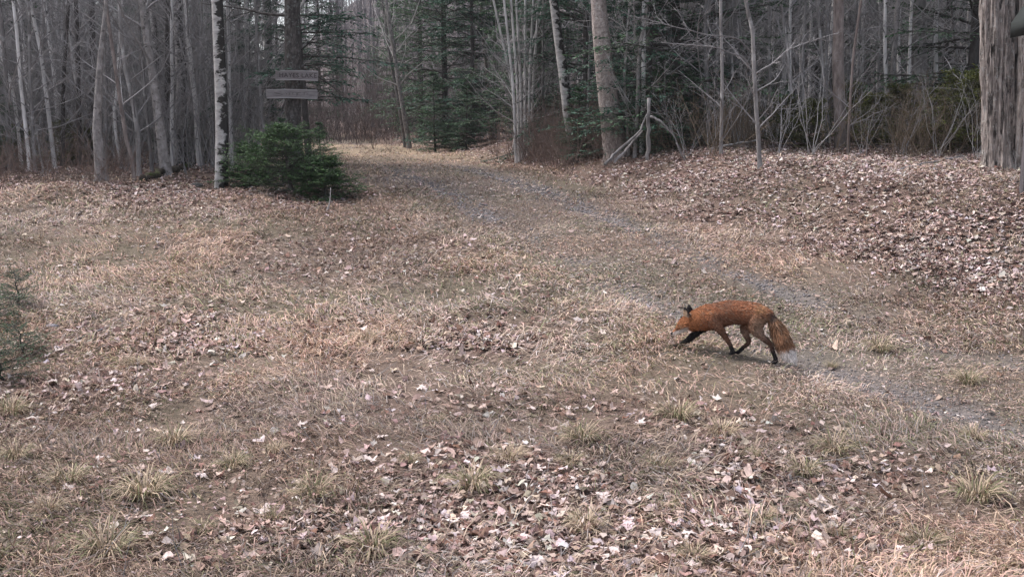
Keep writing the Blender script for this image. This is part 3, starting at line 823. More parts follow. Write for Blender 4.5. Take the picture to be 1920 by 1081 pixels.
# ------------------------------------------------------------------ fallen wood and sticks
def stick(name, label, pts, y, wpx, mat, cat='branch', sides=8, ground_it=False, wend=.5, K=None, rough=0):
    if not hasattr(y, '__len__'): y = [y] * len(pts)
    W = np.array([hit(px, py) + np.array([0, 0, .01]) if ground_it else at(px, py, yy) for (px, py), yy in zip(pts, y)])
    r0 = wpx * mpp(W[0, 1]) / 2
    if ground_it: W[:, 2] += r0 * .6
    n = K or max(8, len(pts) * 4)
    t = np.linspace(0, len(pts) - 1, n)
    P = np.stack([np.interp(t, np.arange(len(pts)), W[:, a]) for a in range(3)], -1)
    g = np.random.default_rng(int(abs(pts[0][0]) * 7 + pts[0][1]))
    P[1:-1] += g.normal(0, r0 * .35, (n - 2, 3))
    base = P[0].copy()
    rr = r0 * np.linspace(1, wend, n) * g.uniform(.85, 1.15, n)
    jit = 1 + rough * g.uniform(-1, 1, (1, n, sides)) if rough else None
    V, Q = tubes((P - base)[None], rr[None], sides, jit)
    # end caps
    c = np.array([[0, 0, 0], P[-1] - base])
    nv = len(V)
    T = [[nv, (k + 1) % sides, k] for k in range(sides)] + [[nv + 1, nv - sides + k, nv - sides + (k + 1) % sides] for k in range(sides)]
    o = obj(name, make_mesh(name, np.concatenate([V, c]), Q, T, None, True, mat), None, base)
    return tag(o, label, cat)
stick('rotten_log', 'rotten mossy log lying in leaves behind the black-patched birch', [(268, 340), (310, 328), (345, 318), (400, 304)], 0, 13, M['log'], 'log', 14, True, .9, 24, .12)
stick('fallen_stick', 'pale fallen stick lying in front of the rotten log', [(308, 363), (350, 364), (400, 362)], 0, 3.5, M['twig_pale'], ground_it=True)
stick('fallen_log', 'thin fallen grey trunk lying through brush beside the speckled maple', [(1240, 293), (1270, 291), (1310, 286), (1350, 274), (1420, 262)], [17, 16.8, 16.6, 16.4, 16.2], 6, M['twig_pale'])
stick('fallen_stick', 'long brown stick on top of the leaf bank under the huge maple', [(1690, 322), (1760, 304), (1842, 289)], 0, 6, M['twig'], ground_it=True)
stick('fallen_stick', 'crooked dead stick lying in leaf litter near the evergreen seedlings', [(140, 642), (175, 628), (205, 614)], 0, 4, M['twig'], ground_it=True)
stick('fallen_stick', 'bent thin stick on the leaf litter beside a crooked one', [(205, 645), (240, 640), (280, 645)], 0, 3.5, M['twig'], ground_it=True)
ysn = 16.2
stick('broken_snag', 'upright broken grey snag beside the speckled maple', [(1214, 300), (1216, 250), (1217, 184)], ysn, 8, M['bark_grey'], wend=.8)
stick('broken_branch', 'long forked grey branch propped on the broken snag', [(1134, 308), (1160, 280), (1198, 248), (1213, 215)], [15.6, 15.8, 16.0, 16.12], 6, M['bark_grey'])
stick('broken_branch', 'second grey branch crossing the propped one at the maple foot', [(1152, 306), (1178, 276), (1205, 245)], [15.7, 15.9, 16.05], 5, M['bark_grey'])
stick('broken_branch', 'grey branch arching down from the broken snag to the leaves', [(1219, 218), (1240, 228), (1262, 252), (1280, 296)], [16.12, 16.1, 16.1, 16.0], 4.5, M['bark_grey'])
def arch(label, pts, y, w, seed):
    o = stick('arching_branch', label, pts, y, w * .55, M['twig'], wend=.35)
    g = np.random.default_rng(seed)
    W = np.array([at(px, py, yy) for (px, py), yy in zip(pts, y)]) - np.array(o.location)
    P, Rr = W[None], np.linspace(.012, .005, len(W))[None]
    G = Geo()
    P1, R1 = spawn(g, P, Rr, 16, .15, 1, .22, R(45), 6, .2, .05, .5, .0025); G.add(*tubes(P1, R1, 3))
    P2, R2 = spawn(g, P1, R1, 4, .2, 1, .5, R(45), 4, .2, .04, .6, .002); G.add(*tubes(P2, R2, 3))
    obj('twigs', G.mesh('twigs', M['twig'], True), o)['kind'] = 'stuff'
    return o
ya = hit(1425, 315)[1]
arch('long pale bare branch arching from the grey sapling in front of hemlock', [(1414, 138), (1395, 108), (1340, 88), (1290, 84), (1240, 80)], [ya, ya - .1, ya - .2, ya - .2, ya - .2], 5, 1)
arch('upper pale bare branch reaching across the dark hemlock', [(1411, 100), (1385, 72), (1330, 66), (1270, 52), (1220, 38), (1180, 30)], [ya, ya - .2, ya - .3, ya - .4, ya - .4, ya - .4], 4.5, 2)
arch('pale branch forking up from the grey sapling into brush', [(1418, 138), (1450, 118), (1475, 95), (1520, 78), (1570, 62)], [ya, ya, ya + .1, ya + .2, ya + .3], 4.5, 3)
stick('dead_twig', 'short pale forked twig standing at the foot of the spruce shrub', [(612, 396), (618, 380), (620, 352)], hit(612, 397)[1], 3, M['twig_pale'], 'twig')

# grey stone at the clearing edge
def stone(label, px, py, size, seed, squash=.6, colr=(.20, .19, .21), name='stone'):
    g = np.random.default_rng(seed)
    import bmesh
    bm = bmesh.new(); bmesh.ops.create_icosphere(bm, subdivisions=3, radius=1)
    V = np.array([v.co for v in bm.verts]); T = np.array([[v.index for v in f.verts] for f in bm.faces]); bm.free()
    V = V * (1 + .35 * (fbm(V[:, 0] * 1.3 + 5 + seed, V[:, 1] * 1.3 + V[:, 2] * 2, seed) - .5))[:, None]
    V = V * np.array([1, .75, squash]) * size
    o = obj(name, make_mesh(name, V, None, T, np.tile(colr, (len(V), 1)), True, M['stone']), None, hit(px, py) + np.array([0, 0, size * squash * .45]))
    return tag(o, label, 'stone')
stone('small grey stone lying beside the evergreen seedling', 98, 618, .055, 3)
stone('dark grey stone half sunk in leaves beside the rotten log', 370, 350, .09, 6, .5, (.09, .085, .08))

# ------------------------------------------------------------------ sign boards
def mat_wood():
    m, n, l, b = new_mat('weathered_wood')
    f = noise(n, l, 6, 5, .7, 'Object', (1, 8, 12))
    c = ramp(n, l, f, [(.3, (.12, .105, .108)), (.55, (.21, .188, .192)), (.75, (.30, .275, .28))])
    l.new(c, b.inputs['Base Color']); bump(n, l, b, f, .7, .004)
    return m
M['wood'] = mat_wood()
m, n_, l_, b_ = new_mat('carved_letter'); b_.inputs['Base Color'].default_value = (.075, .063, .066, 1); M['letter'] = m
m, n_, l_, b_ = new_mat('rusty_nail'); b_.inputs['Base Color'].default_value = (.05, .03, .02, 1); M['nail'] = m
m, n_, l_, b_ = new_mat('worn_edge'); b_.inputs['Base Color'].default_value = (.28, .258, .262, 1); M['edge'] = m

def box_bm(sx, sy, sz, bev=.004, seed=0, warp=.004):
    import bmesh
    g = random.Random(seed)
    bm = bmesh.new(); bmesh.ops.create_cube(bm, size=1)
    for v in bm.verts: v.co = Vector((v.co.x * sx, v.co.y * sy, v.co.z * sz))
    bmesh.ops.subdivide_edges(bm, edges=[e for e in bm.edges if abs((e.verts[0].co - e.verts[1].co).x) > sx * .5], cuts=12)
    for v in bm.verts:
        v.co.z += warp * math.sin(v.co.x * 7 + seed) + g.uniform(-.0012, .0012); v.co.y += warp * .6 * math.cos(v.co.x * 5)
    bmesh.ops.bevel(bm, geom=[e for e in bm.edges if len(e.link_faces) == 2 and e.calc_face_angle(0) > 1], offset=bev, segments=1, affect='EDGES')
    me = bpy.data.meshes.new('board'); bm.to_mesh(me); bm.free()
    return me
ysg = 16.2 - .22
def board(label, x0, x1, yc, hpx, rot, text, seed):
    a = at((x0 + x1) / 2, yc, ysg)
    w = (x1 - x0) * mpp(ysg); h = hpx * mpp(ysg)
    root = bpy.data.objects.new('sign_board', None); root.empty_display_size = .2; COL.objects.link(root)
    root.location = [float(c) for c in a]; root.rotation_euler = (0, rot, R(2))
    me = box_bm(w, .028, h, .004, seed); me.materials.append(M['wood']); obj('plank', me, root)
    # worn light rim strips along top and bottom edges
    for s in (-1, 1):
        e = box_bm(w * .985, .006, .016, .002, seed, .004); e.materials.append(M['edge'])
        o = obj('worn_edge', e, root, (0, -.0165, s * (h / 2 - .010)))
    for sx in (-.1, .1):
        import bmesh
        bm = bmesh.new(); bmesh.ops.create_cone(bm, cap_ends=True, segments=8, radius1=.006, radius2=.005, depth=.016)
        me = bpy.data.meshes.new('nail'); bm.to_mesh(me); bm.free(); me.materials.append(M['nail'])
        o = obj('nail', me, root, (sx * w, -.014, .02 * sx)); o.rotation_euler = (math.pi / 2, 0, 0)
    if text:
        cu = bpy.data.curves.new('lettering', 'FONT'); cu.body = text; cu.size = h * .62; cu.align_x = 'CENTER'; cu.align_y = 'CENTER'; cu.extrude = .0012; cu.space_character = 1.12; cu.offset = .0012
        tmp = bpy.data.objects.new('tmp', cu); COL.objects.link(tmp)
        dg = bpy.context.evaluated_depsgraph_get()
        me = bpy.data.meshes.new_from_object(tmp.evaluated_get(dg)); bpy.data.objects.remove(tmp)
        me.materials.clear(); me.materials.append(M['letter'])
        o = obj('lettering', me, root, (w * .03, -.0165, 0)); o['kind'] = 'stuff'; o.rotation_euler = (math.pi / 2, 0, 0)
    else:                                            # worn gouges where the carving has weathered away
        G = Geo(); g = np.random.default_rng(seed)
        for cx, cz, ln, an in [(-.30, .08, .10, -.25), (-.22, -.02, .09, -.3), (-.05, .02, .05, 1.4), (.02, .06, .05, 1.5), (.12, .12, .11, .05), (.10, -.06, .06, 1.3), (.24, .03, .06, 1.45), (.30, .0, .05, .1)]:
            d = np.array([math.cos(an), 0, math.sin(an)]) * ln * w * .5; q = np.array([cx * w, -.0148, cz * h])
            V, Q = tubes(np.stack([q - d, q, q + d])[None], np.array([[.002, .0045, .002]]), 5); G.add(V, Q)
        obj('gouges', G.mesh('gouges', M['letter']), root)['kind'] = 'stuff'
    # bracket strip behind to the trunk
    me = box_bm(.05, .16, .03, .002, seed, 0); me.materials.append(M['wood']); obj('bracket', me, root, (0.0, .09, 0))
    tag(root, label, 'sign')
board('upper weathered grey board lettered HAYES LAKE nailed to the spruce', 518, 595, 142, 18, R(1.2), 'HAYES LAKE', 1)
board('lower longer weathered grey board with worn carving on the spruce', 501, 594, 176.5, 17, R(.3), None, 2)

# ------------------------------------------------------------------ small shelter at the frame edge
def shelter():
    p = hit(1919, 366); y = p[1]
    m, n, l, b = new_mat('dark_roof'); b.inputs['Base Color'].default_value = (.028, .032, .031, 1)
    m2, n, l, b = new_mat('dark_post'); f = noise(n, l, 20, 4, .6, 'Object', (1, 1, .1)); l.new(ramp(n, l, f, [(.3, (.05, .045, .05)), (.7, (.11, .1, .105))]), b.inputs['Base Color'])
    root = bpy.data.objects.new('notice_shelter', None); root.empty_display_size = .3; COL.objects.link(root)
    x0 = at(1914, 366, y)[0]
    W = .95
    root.location = (float(x0 + W / 2 + .04), y, float(ground_z(x0 + W / 2, y)))
    g0 = root.location.z
    zr = at(1902, 66, y)[2] - g0            # eave underside
    for s in (-1, 1):
        me = box_bm(.09, .09, zr + .25, .006, 3, 0); me.materials.append(m2)
        obj('post', me, root, (s * W / 2, 0, (zr + .25) / 2 - .2))
    ov = W / 2 + .04 + (1914 - 1901) * mpp(y) + .0
    rise = ov * 1.55
    th = .05
    for s in (-1, 1):
        V = np.array([[s * ov, -.25, zr], [0, -.25, zr + rise], [0, .35, zr + rise], [s * ov, .35, zr],
                      [s * ov, -.25, zr + .16], [0, -.25, zr + rise + .16], [0, .35, zr + rise + .16], [s * ov, .35, zr + .16]])
        Q = np.array([[0, 1, 2, 3], [4, 7, 6, 5], [0, 4, 5, 1], [3, 2, 6, 7], [0, 3, 7, 4], [1, 5, 6, 2]])
        me = make_mesh('roof_slope', V, Q, None, None, False, m); obj('roof_slope', me, root, (s * .0015, 0, 0))
    me = box_bm(W - .1, .03, .5, .004, 5, 0); me.materials.append(m2); obj('notice_panel', me, root, (0, 0, zr - .45))
    me = box_bm(2 * ov - .02, .06, .07, .004, 5, 0); me.materials.append(m2); obj('tie_beam', me, root, (0, -.2, zr - .0))
    tag(root, 'dark gabled notice shelter on posts beside the huge old maple', 'shelter')
shelter()

# ------------------------------------------------------------------ gravel, grass, leaves
def scatter(g, n, y0, y1, power=1.0, wx=.56, pad=.8):
    # area-uniform inside the viewed wedge, thinning with distance
    u = g.uniform(0, 1, n)
    y = y0 * (y1 / y0) ** u if power else np.sqrt(y0 ** 2 + u * (y1 ** 2 - y0 ** 2))
    x = g.uniform(-1, 1, n) * (wx * y + pad)
    return x, y

def grass_blades(g, x, y, hscale=1.0, seg=True, wide=1.0):
    n = len(x)
    z = ground_z(x, y) - .004
    gn = greenness(x, y); ruv = np.clip(rut(x, y), 0, 1)
    # matted direction field
    th = 6.28 * fbm(x * .9, y * .9, 91, 2) * 1.6 + g.normal(0, .9, n)
    d = np.stack([np.cos(th), np.sin(th), np.zeros(n)], -1)
    tall = .5 + .9 * fbm(x * 2.3, y * 2.3, 95, 2)
    band = np.exp(-((x - trail_x(y)) / 1.15) ** 4)
    L = hscale * g.uniform(.06, .18, n) * tall * (1 - .55 * ruv) * (1 - .45 * band)
    lie = g.beta(3.6, 1.25, n)                       # 0 upright, 1 lying
    e1 = (1 - lie) * R(80) + R(9)
    e2 = e1 - g.uniform(R(25), R(75), n)
    b = np.stack([x, y, z], -1)
    up = np.array([0, 0, 1.])
    m1 = b + (d * np.cos(e1)[:, None] + up * np.sin(e1)[:, None]) * (L * .5)[:, None]
    tp = m1 + (d * np.cos(e2)[:, None] + up * np.sin(e2)[:, None]) * (L * .5)[:, None]
    tp[:, 2] = np.maximum(tp[:, 2], z + .006)
    sd = np.stack([-np.sin(th), np.cos(th), g.normal(0, .5, n)], -1); sd = norm(sd)
    w = wide * g.uniform(.0014, .0031, n)[:, None]
    V = np.stack([b - sd * w, b + sd * w, m1 + sd * w * .9, m1 - sd * w * .9, tp], 1)
    k = np.arange(n)[:, None] * 5
    Q = k + np.array([[0, 1, 2, 3]]); T = k + np.array([[3, 2, 4]])
    straw = np.array([.42, .318, .243]); pink = np.array([.42, .288, .25]); green = np.array([.165, .16, .09]); grey = np.array([.34, .285, .268])
    r = g.uniform(0, 1, n)
    pg = .05 + .30 * gn
    c = np.where((r < pg)[:, None], green * g.uniform(.7, 1.5, (n, 1)), np.where((r < pg + .3)[:, None], pink, np.where((r < pg + .5)[:, None], grey, straw)))
    pv_ = fbm(x * .55, y * .55, 131, 3)[:, None]; ph_ = smooth(.38, .62, fbm(x * .8 + 7, y * .8, 137, 2))[:, None]
    c = c * g.uniform(.4, 1.25, (n, 1)) * (.72 + .6 * smooth(.3, .65, pv_)) * (1 + (ph_ - .5) * np.array([.03, -.05, -.10]))
    C = np.repeat(c, 5, 0)
    return V.reshape(-1, 3), Q, T, C

gg = np.random.default_rng(900)
GG = Geo()
for (n, y0, y1, wide, hs) in ((190000, 2.7, 7.5, 1.0, 1.05), (185000, 7.5, 14, 1.5, 1.1), (80000, 14, 26, 2.5, 1.15), (20000, 26, 38, 4, 1.3)):
    x, y = scatter(gg, n, y0, y1)
    s = np.abs(x - trail_x(y))
    keep = 1 - .85 * np.clip(rut(x, y) * 1.25, 0, 1) - .78 * leafiness(x, y)
    keep = keep * (1 - .9 * smooth(15, 17, y) * smooth(1.8, 3, s)) * (.22 + 1.1 * smooth(.32, .6, fbm(x * 1.5, y * 1.5, 97, 3)))
    keep = np.where(np.abs(x - trail_x(y)) < .35, np.maximum(keep, .75), keep)
    k = gg.uniform(0, 1, n) < keep
    GG.add(*grass_blades(gg, x[k], y[k], hs, wide=wide))
gro = obj('dry_grass', GG.mesh('dry_grass', M['grass']))
tag(gro, 'short matted dry straw grass covering the clearing', 'grass', kind='stuff')

# grass tufts one can pick out
def tuft(seed, green):
    g = np.random.default_rng(seed)
    n = 170
    th = g.uniform(0, 6.28, n); rad = .05 * np.sqrt(g.uniform(0, 1, n))
    b = np.stack([rad * np.cos(th), rad * np.sin(th), np.full(n, -.01)], -1)
    th2 = th + g.normal(0, .5, n)
    d = np.stack([np.cos(th2), np.sin(th2), np.zeros(n)], -1); up = np.array([0, 0, 1.])
    L = g.uniform(.09, .2, n)
    e = [g.uniform(R(45), R(85), n)]
    e.append(e[0] - g.uniform(R(20), R(55), n)); e.append(e[1] - g.uniform(R(30), R(60), n))
    pts = [b]
    for k in range(3): pts.append(pts[-1] + (d * np.cos(e[k])[:, None] + up * np.sin(e[k])[:, None]) * (L / 3)[:, None])
    for k in (2, 3): pts[k][:, 2] = np.maximum(pts[k][:, 2], .012)
    sd = norm(np.stack([-np.sin(th2), np.cos(th2), g.normal(0, .3, n)], -1)) * g.uniform(.0013, .0024, n)[:, None]
    V = np.stack([pts[0] - sd, pts[0] + sd, pts[1] - sd, pts[1] + sd, pts[2] - sd * .8, pts[2] + sd * .8, pts[3]], 1).reshape(-1, 3)
    k = np.arange(n)[:, None] * 7
    Q = np.concatenate([k + np.array([[0, 1, 3, 2]]), k + np.array([[2, 3, 5, 4]])]); T = k + np.array([[4, 5, 6]])
    r = g.uniform(0, 1, n)
    c = np.where((r < green)[:, None], np.array([.165, .165, .088]), np.array([.41, .32, .235])) * g.uniform(.6, 1.2, (n, 1))
    C = np.repeat(c, 7, 0)
    Gt = Geo(); Gt.add(V, Q, T, C)
    return Gt.mesh('grass_tuft', M['grass'])
tm = [tuft(701, .30), tuft(702, .10), tuft(703, .45)]
TL = ['half-green tussock of arching grass among fallen leaves', 'straw-coloured tussock of arching grass among fallen leaves', 'mostly green grass tussock in the dry clearing']
for k, (px, py) in enumerate([(820, 790), (1090, 826), (955, 862), (769, 868), (886, 916), (1099, 994), (1069, 874), (1269, 785), (1353, 819), (1238, 881), (1411, 858), (1565, 850), (1507, 892), (1430, 981), (1831, 939), (1815, 719), (1827, 823), (1565, 1004),
                              (328, 832), (437, 876), (518, 850), (22, 778), (128, 905), (91, 960), (273, 934), (590, 934), (255, 686), (510, 978), (700, 1040), (1730, 1030), (1300, 1050), (200, 1040), (690, 640), (745, 640), (1560, 690), (1650, 660), (30, 860), (380, 1000)]):
    p = hit(px, py); i = 2 if px > 1500 or px < 60 else (k * 5) % 3
    s_ = abs(p[0] - trail_x(p[1]))
    where = 'beside a wheel rut' if s_ < 1.6 else ('among thick fallen leaves' if leafiness(p[0:1], p[1:2])[0] > .35 else ('near the evergreen seedlings' if p[0] < -2.2 else 'in the dry straw grass'))
    lb = ['green-tinged', 'straw-coloured', 'greenish'][i] + ' tussock of arching grass ' + where
    o = obj('grass_tuft', tm[i], None, p, k * 1.3, .5 + .85 * ((k * 29) % 17) / 17)
    tag(o, lb, 'grass tuft', 'tussocks: ' + lb)

# pebbles in the ruts
g = np.random.default_rng(910)
y = np.concatenate([4 * (22 / 4) ** g.uniform(0, 1, 15000) for _ in range(2)])
x = trail_x(y) + np.where(np.arange(len(y)) < 15000, -.72, .72) + g.normal(0, .2, len(y))
k = g.uniform(0, 1, len(y)) < rut(x, y) * 1.2; x, y = x[k], y[k]
oc = np.array([[1, 0, 0], [0, 1, 0], [-1, 0, 0], [0, -1, 0], [0, 0, .7], [0, 0, -.5]], float)
ot = np.array([[0, 1, 4], [1, 2, 4], [2, 3, 4], [3, 0, 4], [1, 0, 5], [2, 1, 5], [3, 2, 5], [0, 3, 5]])
sz = g.uniform(.004, .013, len(x)) * np.clip(y / 7, .8, 2)
V = oc[None] * sz[:, None, None] * g.uniform(.6, 1.3, (len(x), 6, 1)) + np.stack([x, y, ground_z(x, y) + sz * .2], -1)[:, None]
T = (np.arange(len(x))[:, None, None] * 6 + ot[None]).reshape(-1, 3)
C = np.repeat(np.array([.20, .182, .185]) * g.uniform(.5, 1.35, (len(x), 1)), 6, 0)
Gp = Geo(); Gp.add(V, None, T, C)
tag(obj('gravel', Gp.mesh('gravel', M['stone'])), 'grey gravel showing in the wheel ruts of the track', 'gravel', kind='stuff')

# leaves
LEAFCOL = [((.58, .49, .47), 'pale bleached'), ((.34, .245, .21), 'tan'), ((.20, .115, .092), 'reddish brown'), ((.46, .35, .315), 'pinkish beige'), ((.13, .085, .072), 'dark brown')]
def maple_outline():
    # five-lobed leaf, unit size, stem at -y
    a = [(-90, .12), (-62, .42), (-38, .50), (-18, .30), (2, .72), (14, .80), (28, .46), (44, .42), (56, .78), (70, .62), (80, .82), (90, 1.0)]
    half = [(math.radians(t), r) for t, r in a]
    right = [(r * math.cos(t), r * math.sin(t)) for t, r in half]
    left = [(-p[0], p[1]) for p in right[-2:0:-1]]
    return np.array(right + left)
MO = maple_outline()
def leaf_mesh(seed, col, curl):
    g = np.random.default_rng(seed)
    o = MO * g.uniform(.85, 1.1, (len(MO), 1)) * np.array([g.uniform(.75, 1.05), 1])
    ring = np.concatenate([o, o * .5])
    V = np.zeros((len(ring) + 1, 3)); V[:-1, :2] = ring
    n = len(o)
    a, b, c, d = g.normal(0, curl, 4)
    def zf(p): return a * p[:, 0] ** 2 + b * p[:, 1] ** 2 + c * p[:, 0] * p[:, 1] + .35 * curl * np.sin(p[:, 0] * 5 + d * 9) * np.cos(p[:, 1] * 4 + a * 7) + .22 * curl * np.abs(p[:, 0])
    V[:, 2] = zf(V[:, :2]) + np.concatenate([g.normal(0, .06 + .1 * curl, n), g.normal(0, .02, n), [0]])
    Q = [[k, (k + 1) % n, n + (k + 1) % n, n + k] for k in range(n)]
    T = [[n + k, n + (k + 1) % n, 2 * n] for k in range(n)]
    C = np.array(col) * np.concatenate([g.uniform(.85, 1.1, n), g.uniform(.9, 1.1, n), [.85]])[:, None]
    return make_mesh('fallen_leaf', V * .06, Q, T, C, False, M['leaf'])
LM = [[leaf_mesh(800 + 10 * c + k, LEAFCOL[c][0], [.12, .3, .55, .4][k]) for k in range(4)] for c in range(len(LEAFCOL))]
g = np.random.default_rng(920)
bright = [(102, 719), (149, 725), (186, 723), (120, 747), (308, 728), (288, 767), (521, 779), (547, 783), (266, 816), (561, 803), (281, 871), (377, 898), (416, 896), (314, 892), (273, 898), (128, 920), (146, 942), (609, 730), (583, 756), (489, 967), (576, 989), (656, 1007), (696, 869), (190, 863),
          (1318, 857), (1380, 881), (1407, 904), (1454, 870), (1527, 866), (1619, 875), (1538, 956), (1560, 977), (1353, 995), (1230, 1004), (1288, 1012), (1450, 1016), (1261, 910), (1238, 912), (1199, 796), (1191, 854), (1588, 908), (1538, 993),
          (787, 730), (904, 769), (958, 775), (1066, 767), (1069, 785), (850, 940), (937, 973), (874, 973), (796, 997), (904, 997), (979, 958), (979, 1012), (718, 826), (1078, 904), (1006, 889), (1135, 940), (730, 904), (1055, 962), (840, 655), (870, 672), (700, 1050), (1010, 1060), (400, 1055), (1600, 1050), (1150, 1045)]
leaf_xy = []
for px, py in bright:
    p = hit(px, py); leaf_xy.append((p[0], p[1], 0 if g.uniform() < .7 else 3, g.uniform(1.0, 1.45)))
while len(leaf_xy) < 300:
    y = 3.2 * (7.5 / 3.2) ** g.uniform(); x = g.uniform(-1, 1) * (.52 * y + .1)
    if g.uniform() < leafiness(np.array([x]), np.array([y]))[0]:
        leaf_xy.append((x, y, int(g.choice([0, 1, 2, 3, 4], p=[.22, .25, .2, .25, .08])), g.uniform(.6, 1.1)))
for x, y, ci, s in leaf_xy:
    o = obj('fallen_leaf', LM[ci][int(g.integers(0, 4))], None, (x, y, float(ground_z(x, y)) + .012 + g.uniform(0, .015)))
    o.rotation_euler = (g.normal(0, .17), g.normal(0, .17), g.uniform(0, 6.28)); o.scale = (s * .85, s * .85, s * .75)
    tag(o, f'{LEAFCOL[ci][1]} dead maple leaf lying on the dry grass', 'leaf', f'{LEAFCOL[ci][1]} fallen leaves on the grass')

def leaf_litter(g, x, y, size, dense=True):
    n = len(x)
    # ragged lobed leaf with a centre, folded and curled
    m = 10
    an = np.arange(m) * 2 * math.pi / m + g.normal(0, .12, (n, m))
    rr = g.uniform(.55, 1.15, (n, m)) * np.where(np.arange(m) % 2, .85, 1.0) * g.uniform(.8, 1.1, (n, 1)); rr[:, 0] *= 1.15; rr[:, 6] *= .7
    asp = g.uniform(.45, .95, (n, 1))
    X = np.cos(an) * rr; Y = np.sin(an) * rr * asp
    cu = g.normal(0, .38, (n, 1)); cv = g.normal(0, .38, (n, 1))
    Z = cu * X ** 2 + cv * Y ** 2 + g.normal(0, .16, (n, m))
    ring = np.stack([X, Y, Z], -1)
    P = np.concatenate([ring, np.zeros((n, 1, 3))], 1) * size[:, None, None]
    th = g.uniform(0, 6.28, n); tx = g.normal(0, .2, n); ty = g.normal(0, .2, n)
    c, s = np.cos(th)[:, None], np.sin(th)[:, None]
    x2 = P[..., 0] * c - P[..., 1] * s; y2 = P[..., 0] * s + P[..., 1] * c
    z2 = P[..., 2] + x2 * tx[:, None] + y2 * ty[:, None]
    lift = .010 + np.abs(g.normal(0, .013, n))
    V = np.stack([x2 + x[:, None], y2 + y[:, None], z2 + (ground_z(x, y) + lift)[:, None]], -1)
    k = np.arange(n)[:, None, None] * (m + 1)
    T = (k + np.array([[i, (i + 1) % m, m] for i in range(m)])[None]).reshape(-1, 3)
    pr = np.array([.17, .28, .2, .24, .11])
    ci = g.choice(5, n, p=pr)
    bk = smooth(1.6, 3.0, x - trail_x(y)) * smooth(7, 10, y)
    ci = np.where(g.uniform(0, 1, n) < .45 * bk, np.where(g.uniform(0, 1, n) < .5, 0, 3), ci)
    col = np.array([c_[0] for c_ in LEAFCOL])[ci] * g.uniform(.5, 1.15, (n, 1)) * (1 + g.normal(0, .05, (n, 3)))
    return V.reshape(-1, 3), None, T, np.repeat(col, m + 1, 0)
GL = Geo()
g = np.random.default_rng(930)
x, y = scatter(g, 26000, 2.8, 15)
k = g.uniform(0, 1, len(x)) < (.25 + .75 * smooth(.4, .62, fbm(x * 1.1, y * 1.1, 61, 3))) * (1 - .7 * np.clip(rut(x, y), 0, 1))
x, y = x[k], y[k]
GL.add(*leaf_litter(g, x, y, g.uniform(.006, .017, len(x)) * np.clip(y / 7, 1, 1.5)))
for (n, y0, y1, s0, s1) in ((27000, 2.7, 7.5, .014, .042), (90000, 7.5, 15, .019, .047), (52000, 14, 26, .024, .048), (10000, 26, 50, .05, .09)):
    x, y = scatter(g, n, y0, y1)
    k = g.uniform(0, 1, n) < leafiness(x, y) * (.9 if y1 < 8 else 1)
    GL.add(*leaf_litter(g, x[k], y[k], g.uniform(s0, s1, k.sum())))
tag(obj('leaf_litter', GL.mesh('leaf_litter', M['leaf'])), 'carpet of dead brown and bleached leaves over bank and grass', 'leaf litter', kind='stuff')

# dry weed stalks standing in the grass
def stalk_xy(g, n):
    x, y = scatter(g, n, 3.5, 15); return x, y
ws = brush('weed_stalks', 'scattered thin dark dead weed stalks standing in the grass', 170, stalk_xy, .10, .34, M['twig_red'], 940, (1, 0), .0019, .25)
ws['category'] = 'weeds'
tw = brush('fallen_twigs', 'fine fallen twigs littering the leaves and grass', 420, lambda g, n: scatter(g, n, 3.2, 16), .10, .34, M['twig'], 941, (1, 0), .0022, 5.0)
tw['category'] = 'twigs'

# ------------------------------------------------------------------ fox
FOXL = 1.4
HEAD = R(28)
FS = .965
fo = hit(1360, 664)
fwd = np.array([-math.cos(HEAD), math.sin(HEAD), 0]); lef = np.array([-math.sin(HEAD), -math.cos(HEAD), 0])

def loft(C, rv, rl, S=16):
    """closed tube along centres C (K,3) with vertical-ish radius rv and lateral radius rl"""
    C = np.asarray(C, float); K = len(C)
    tan = np.gradient(C, axis=0); tan = norm(tan)
    lat = np.tile([0, 1., 0], (K, 1)); lat = norm(lat - tan * (lat * tan).sum(1, keepdims=True))
    ver = np.cross(tan, lat)
    th = np.arange(S) * 2 * math.pi / S
    V = C[:, None] + lat[:, None] * (np.asarray(rl)[:, None] * np.cos(th))[..., None] + ver[:, None] * (np.asarray(rv)[:, None] * np.sin(th))[..., None]
    idx = np.arange(K * S).reshape(K, S)
    q = np.stack([idx[:-1], np.roll(idx, -1, 1)[:-1], np.roll(idx, -1, 1)[1:], idx[1:]], -1).reshape(-1, 4)
    V = np.concatenate([V.reshape(-1, 3), C[:1], C[-1:]])
    n = K * S
    T = [[n, (k + 1) % S, k] for k in range(S)] + [[n + 1, n - S + k, n - S + (k + 1) % S] for k in range(S)]
    return V, q, np.array(T)

def resample(C, r, n):
    C = np.asarray(C, float); r = np.asarray(r, float)
    t = np.linspace(0, len(C) - 1, n); k = np.arange(len(C))
    # Catmull-Rom
    def cr(A):
        A = np.concatenate([2 * A[:1] - A[1:2], A, 2 * A[-1:] - A[-2:-1]])
        i = np.minimum(t.astype(int), len(k) - 2); u = (t - i)
        if A.ndim > 1: u = u[:, None]
        p0, p1, p2, p3 = A[i], A[i + 1], A[i + 2], A[i + 3]
        return .5 * ((2 * p1) + (p2 - p0) * u + (2 * p0 - 5 * p1 + 4 * p2 - p3) * u ** 2 + (3 * p1 - p0 - 3 * p2 + p3) * u ** 3)
    return cr(C), np.maximum(cr(r), .002)

FX = Geo()
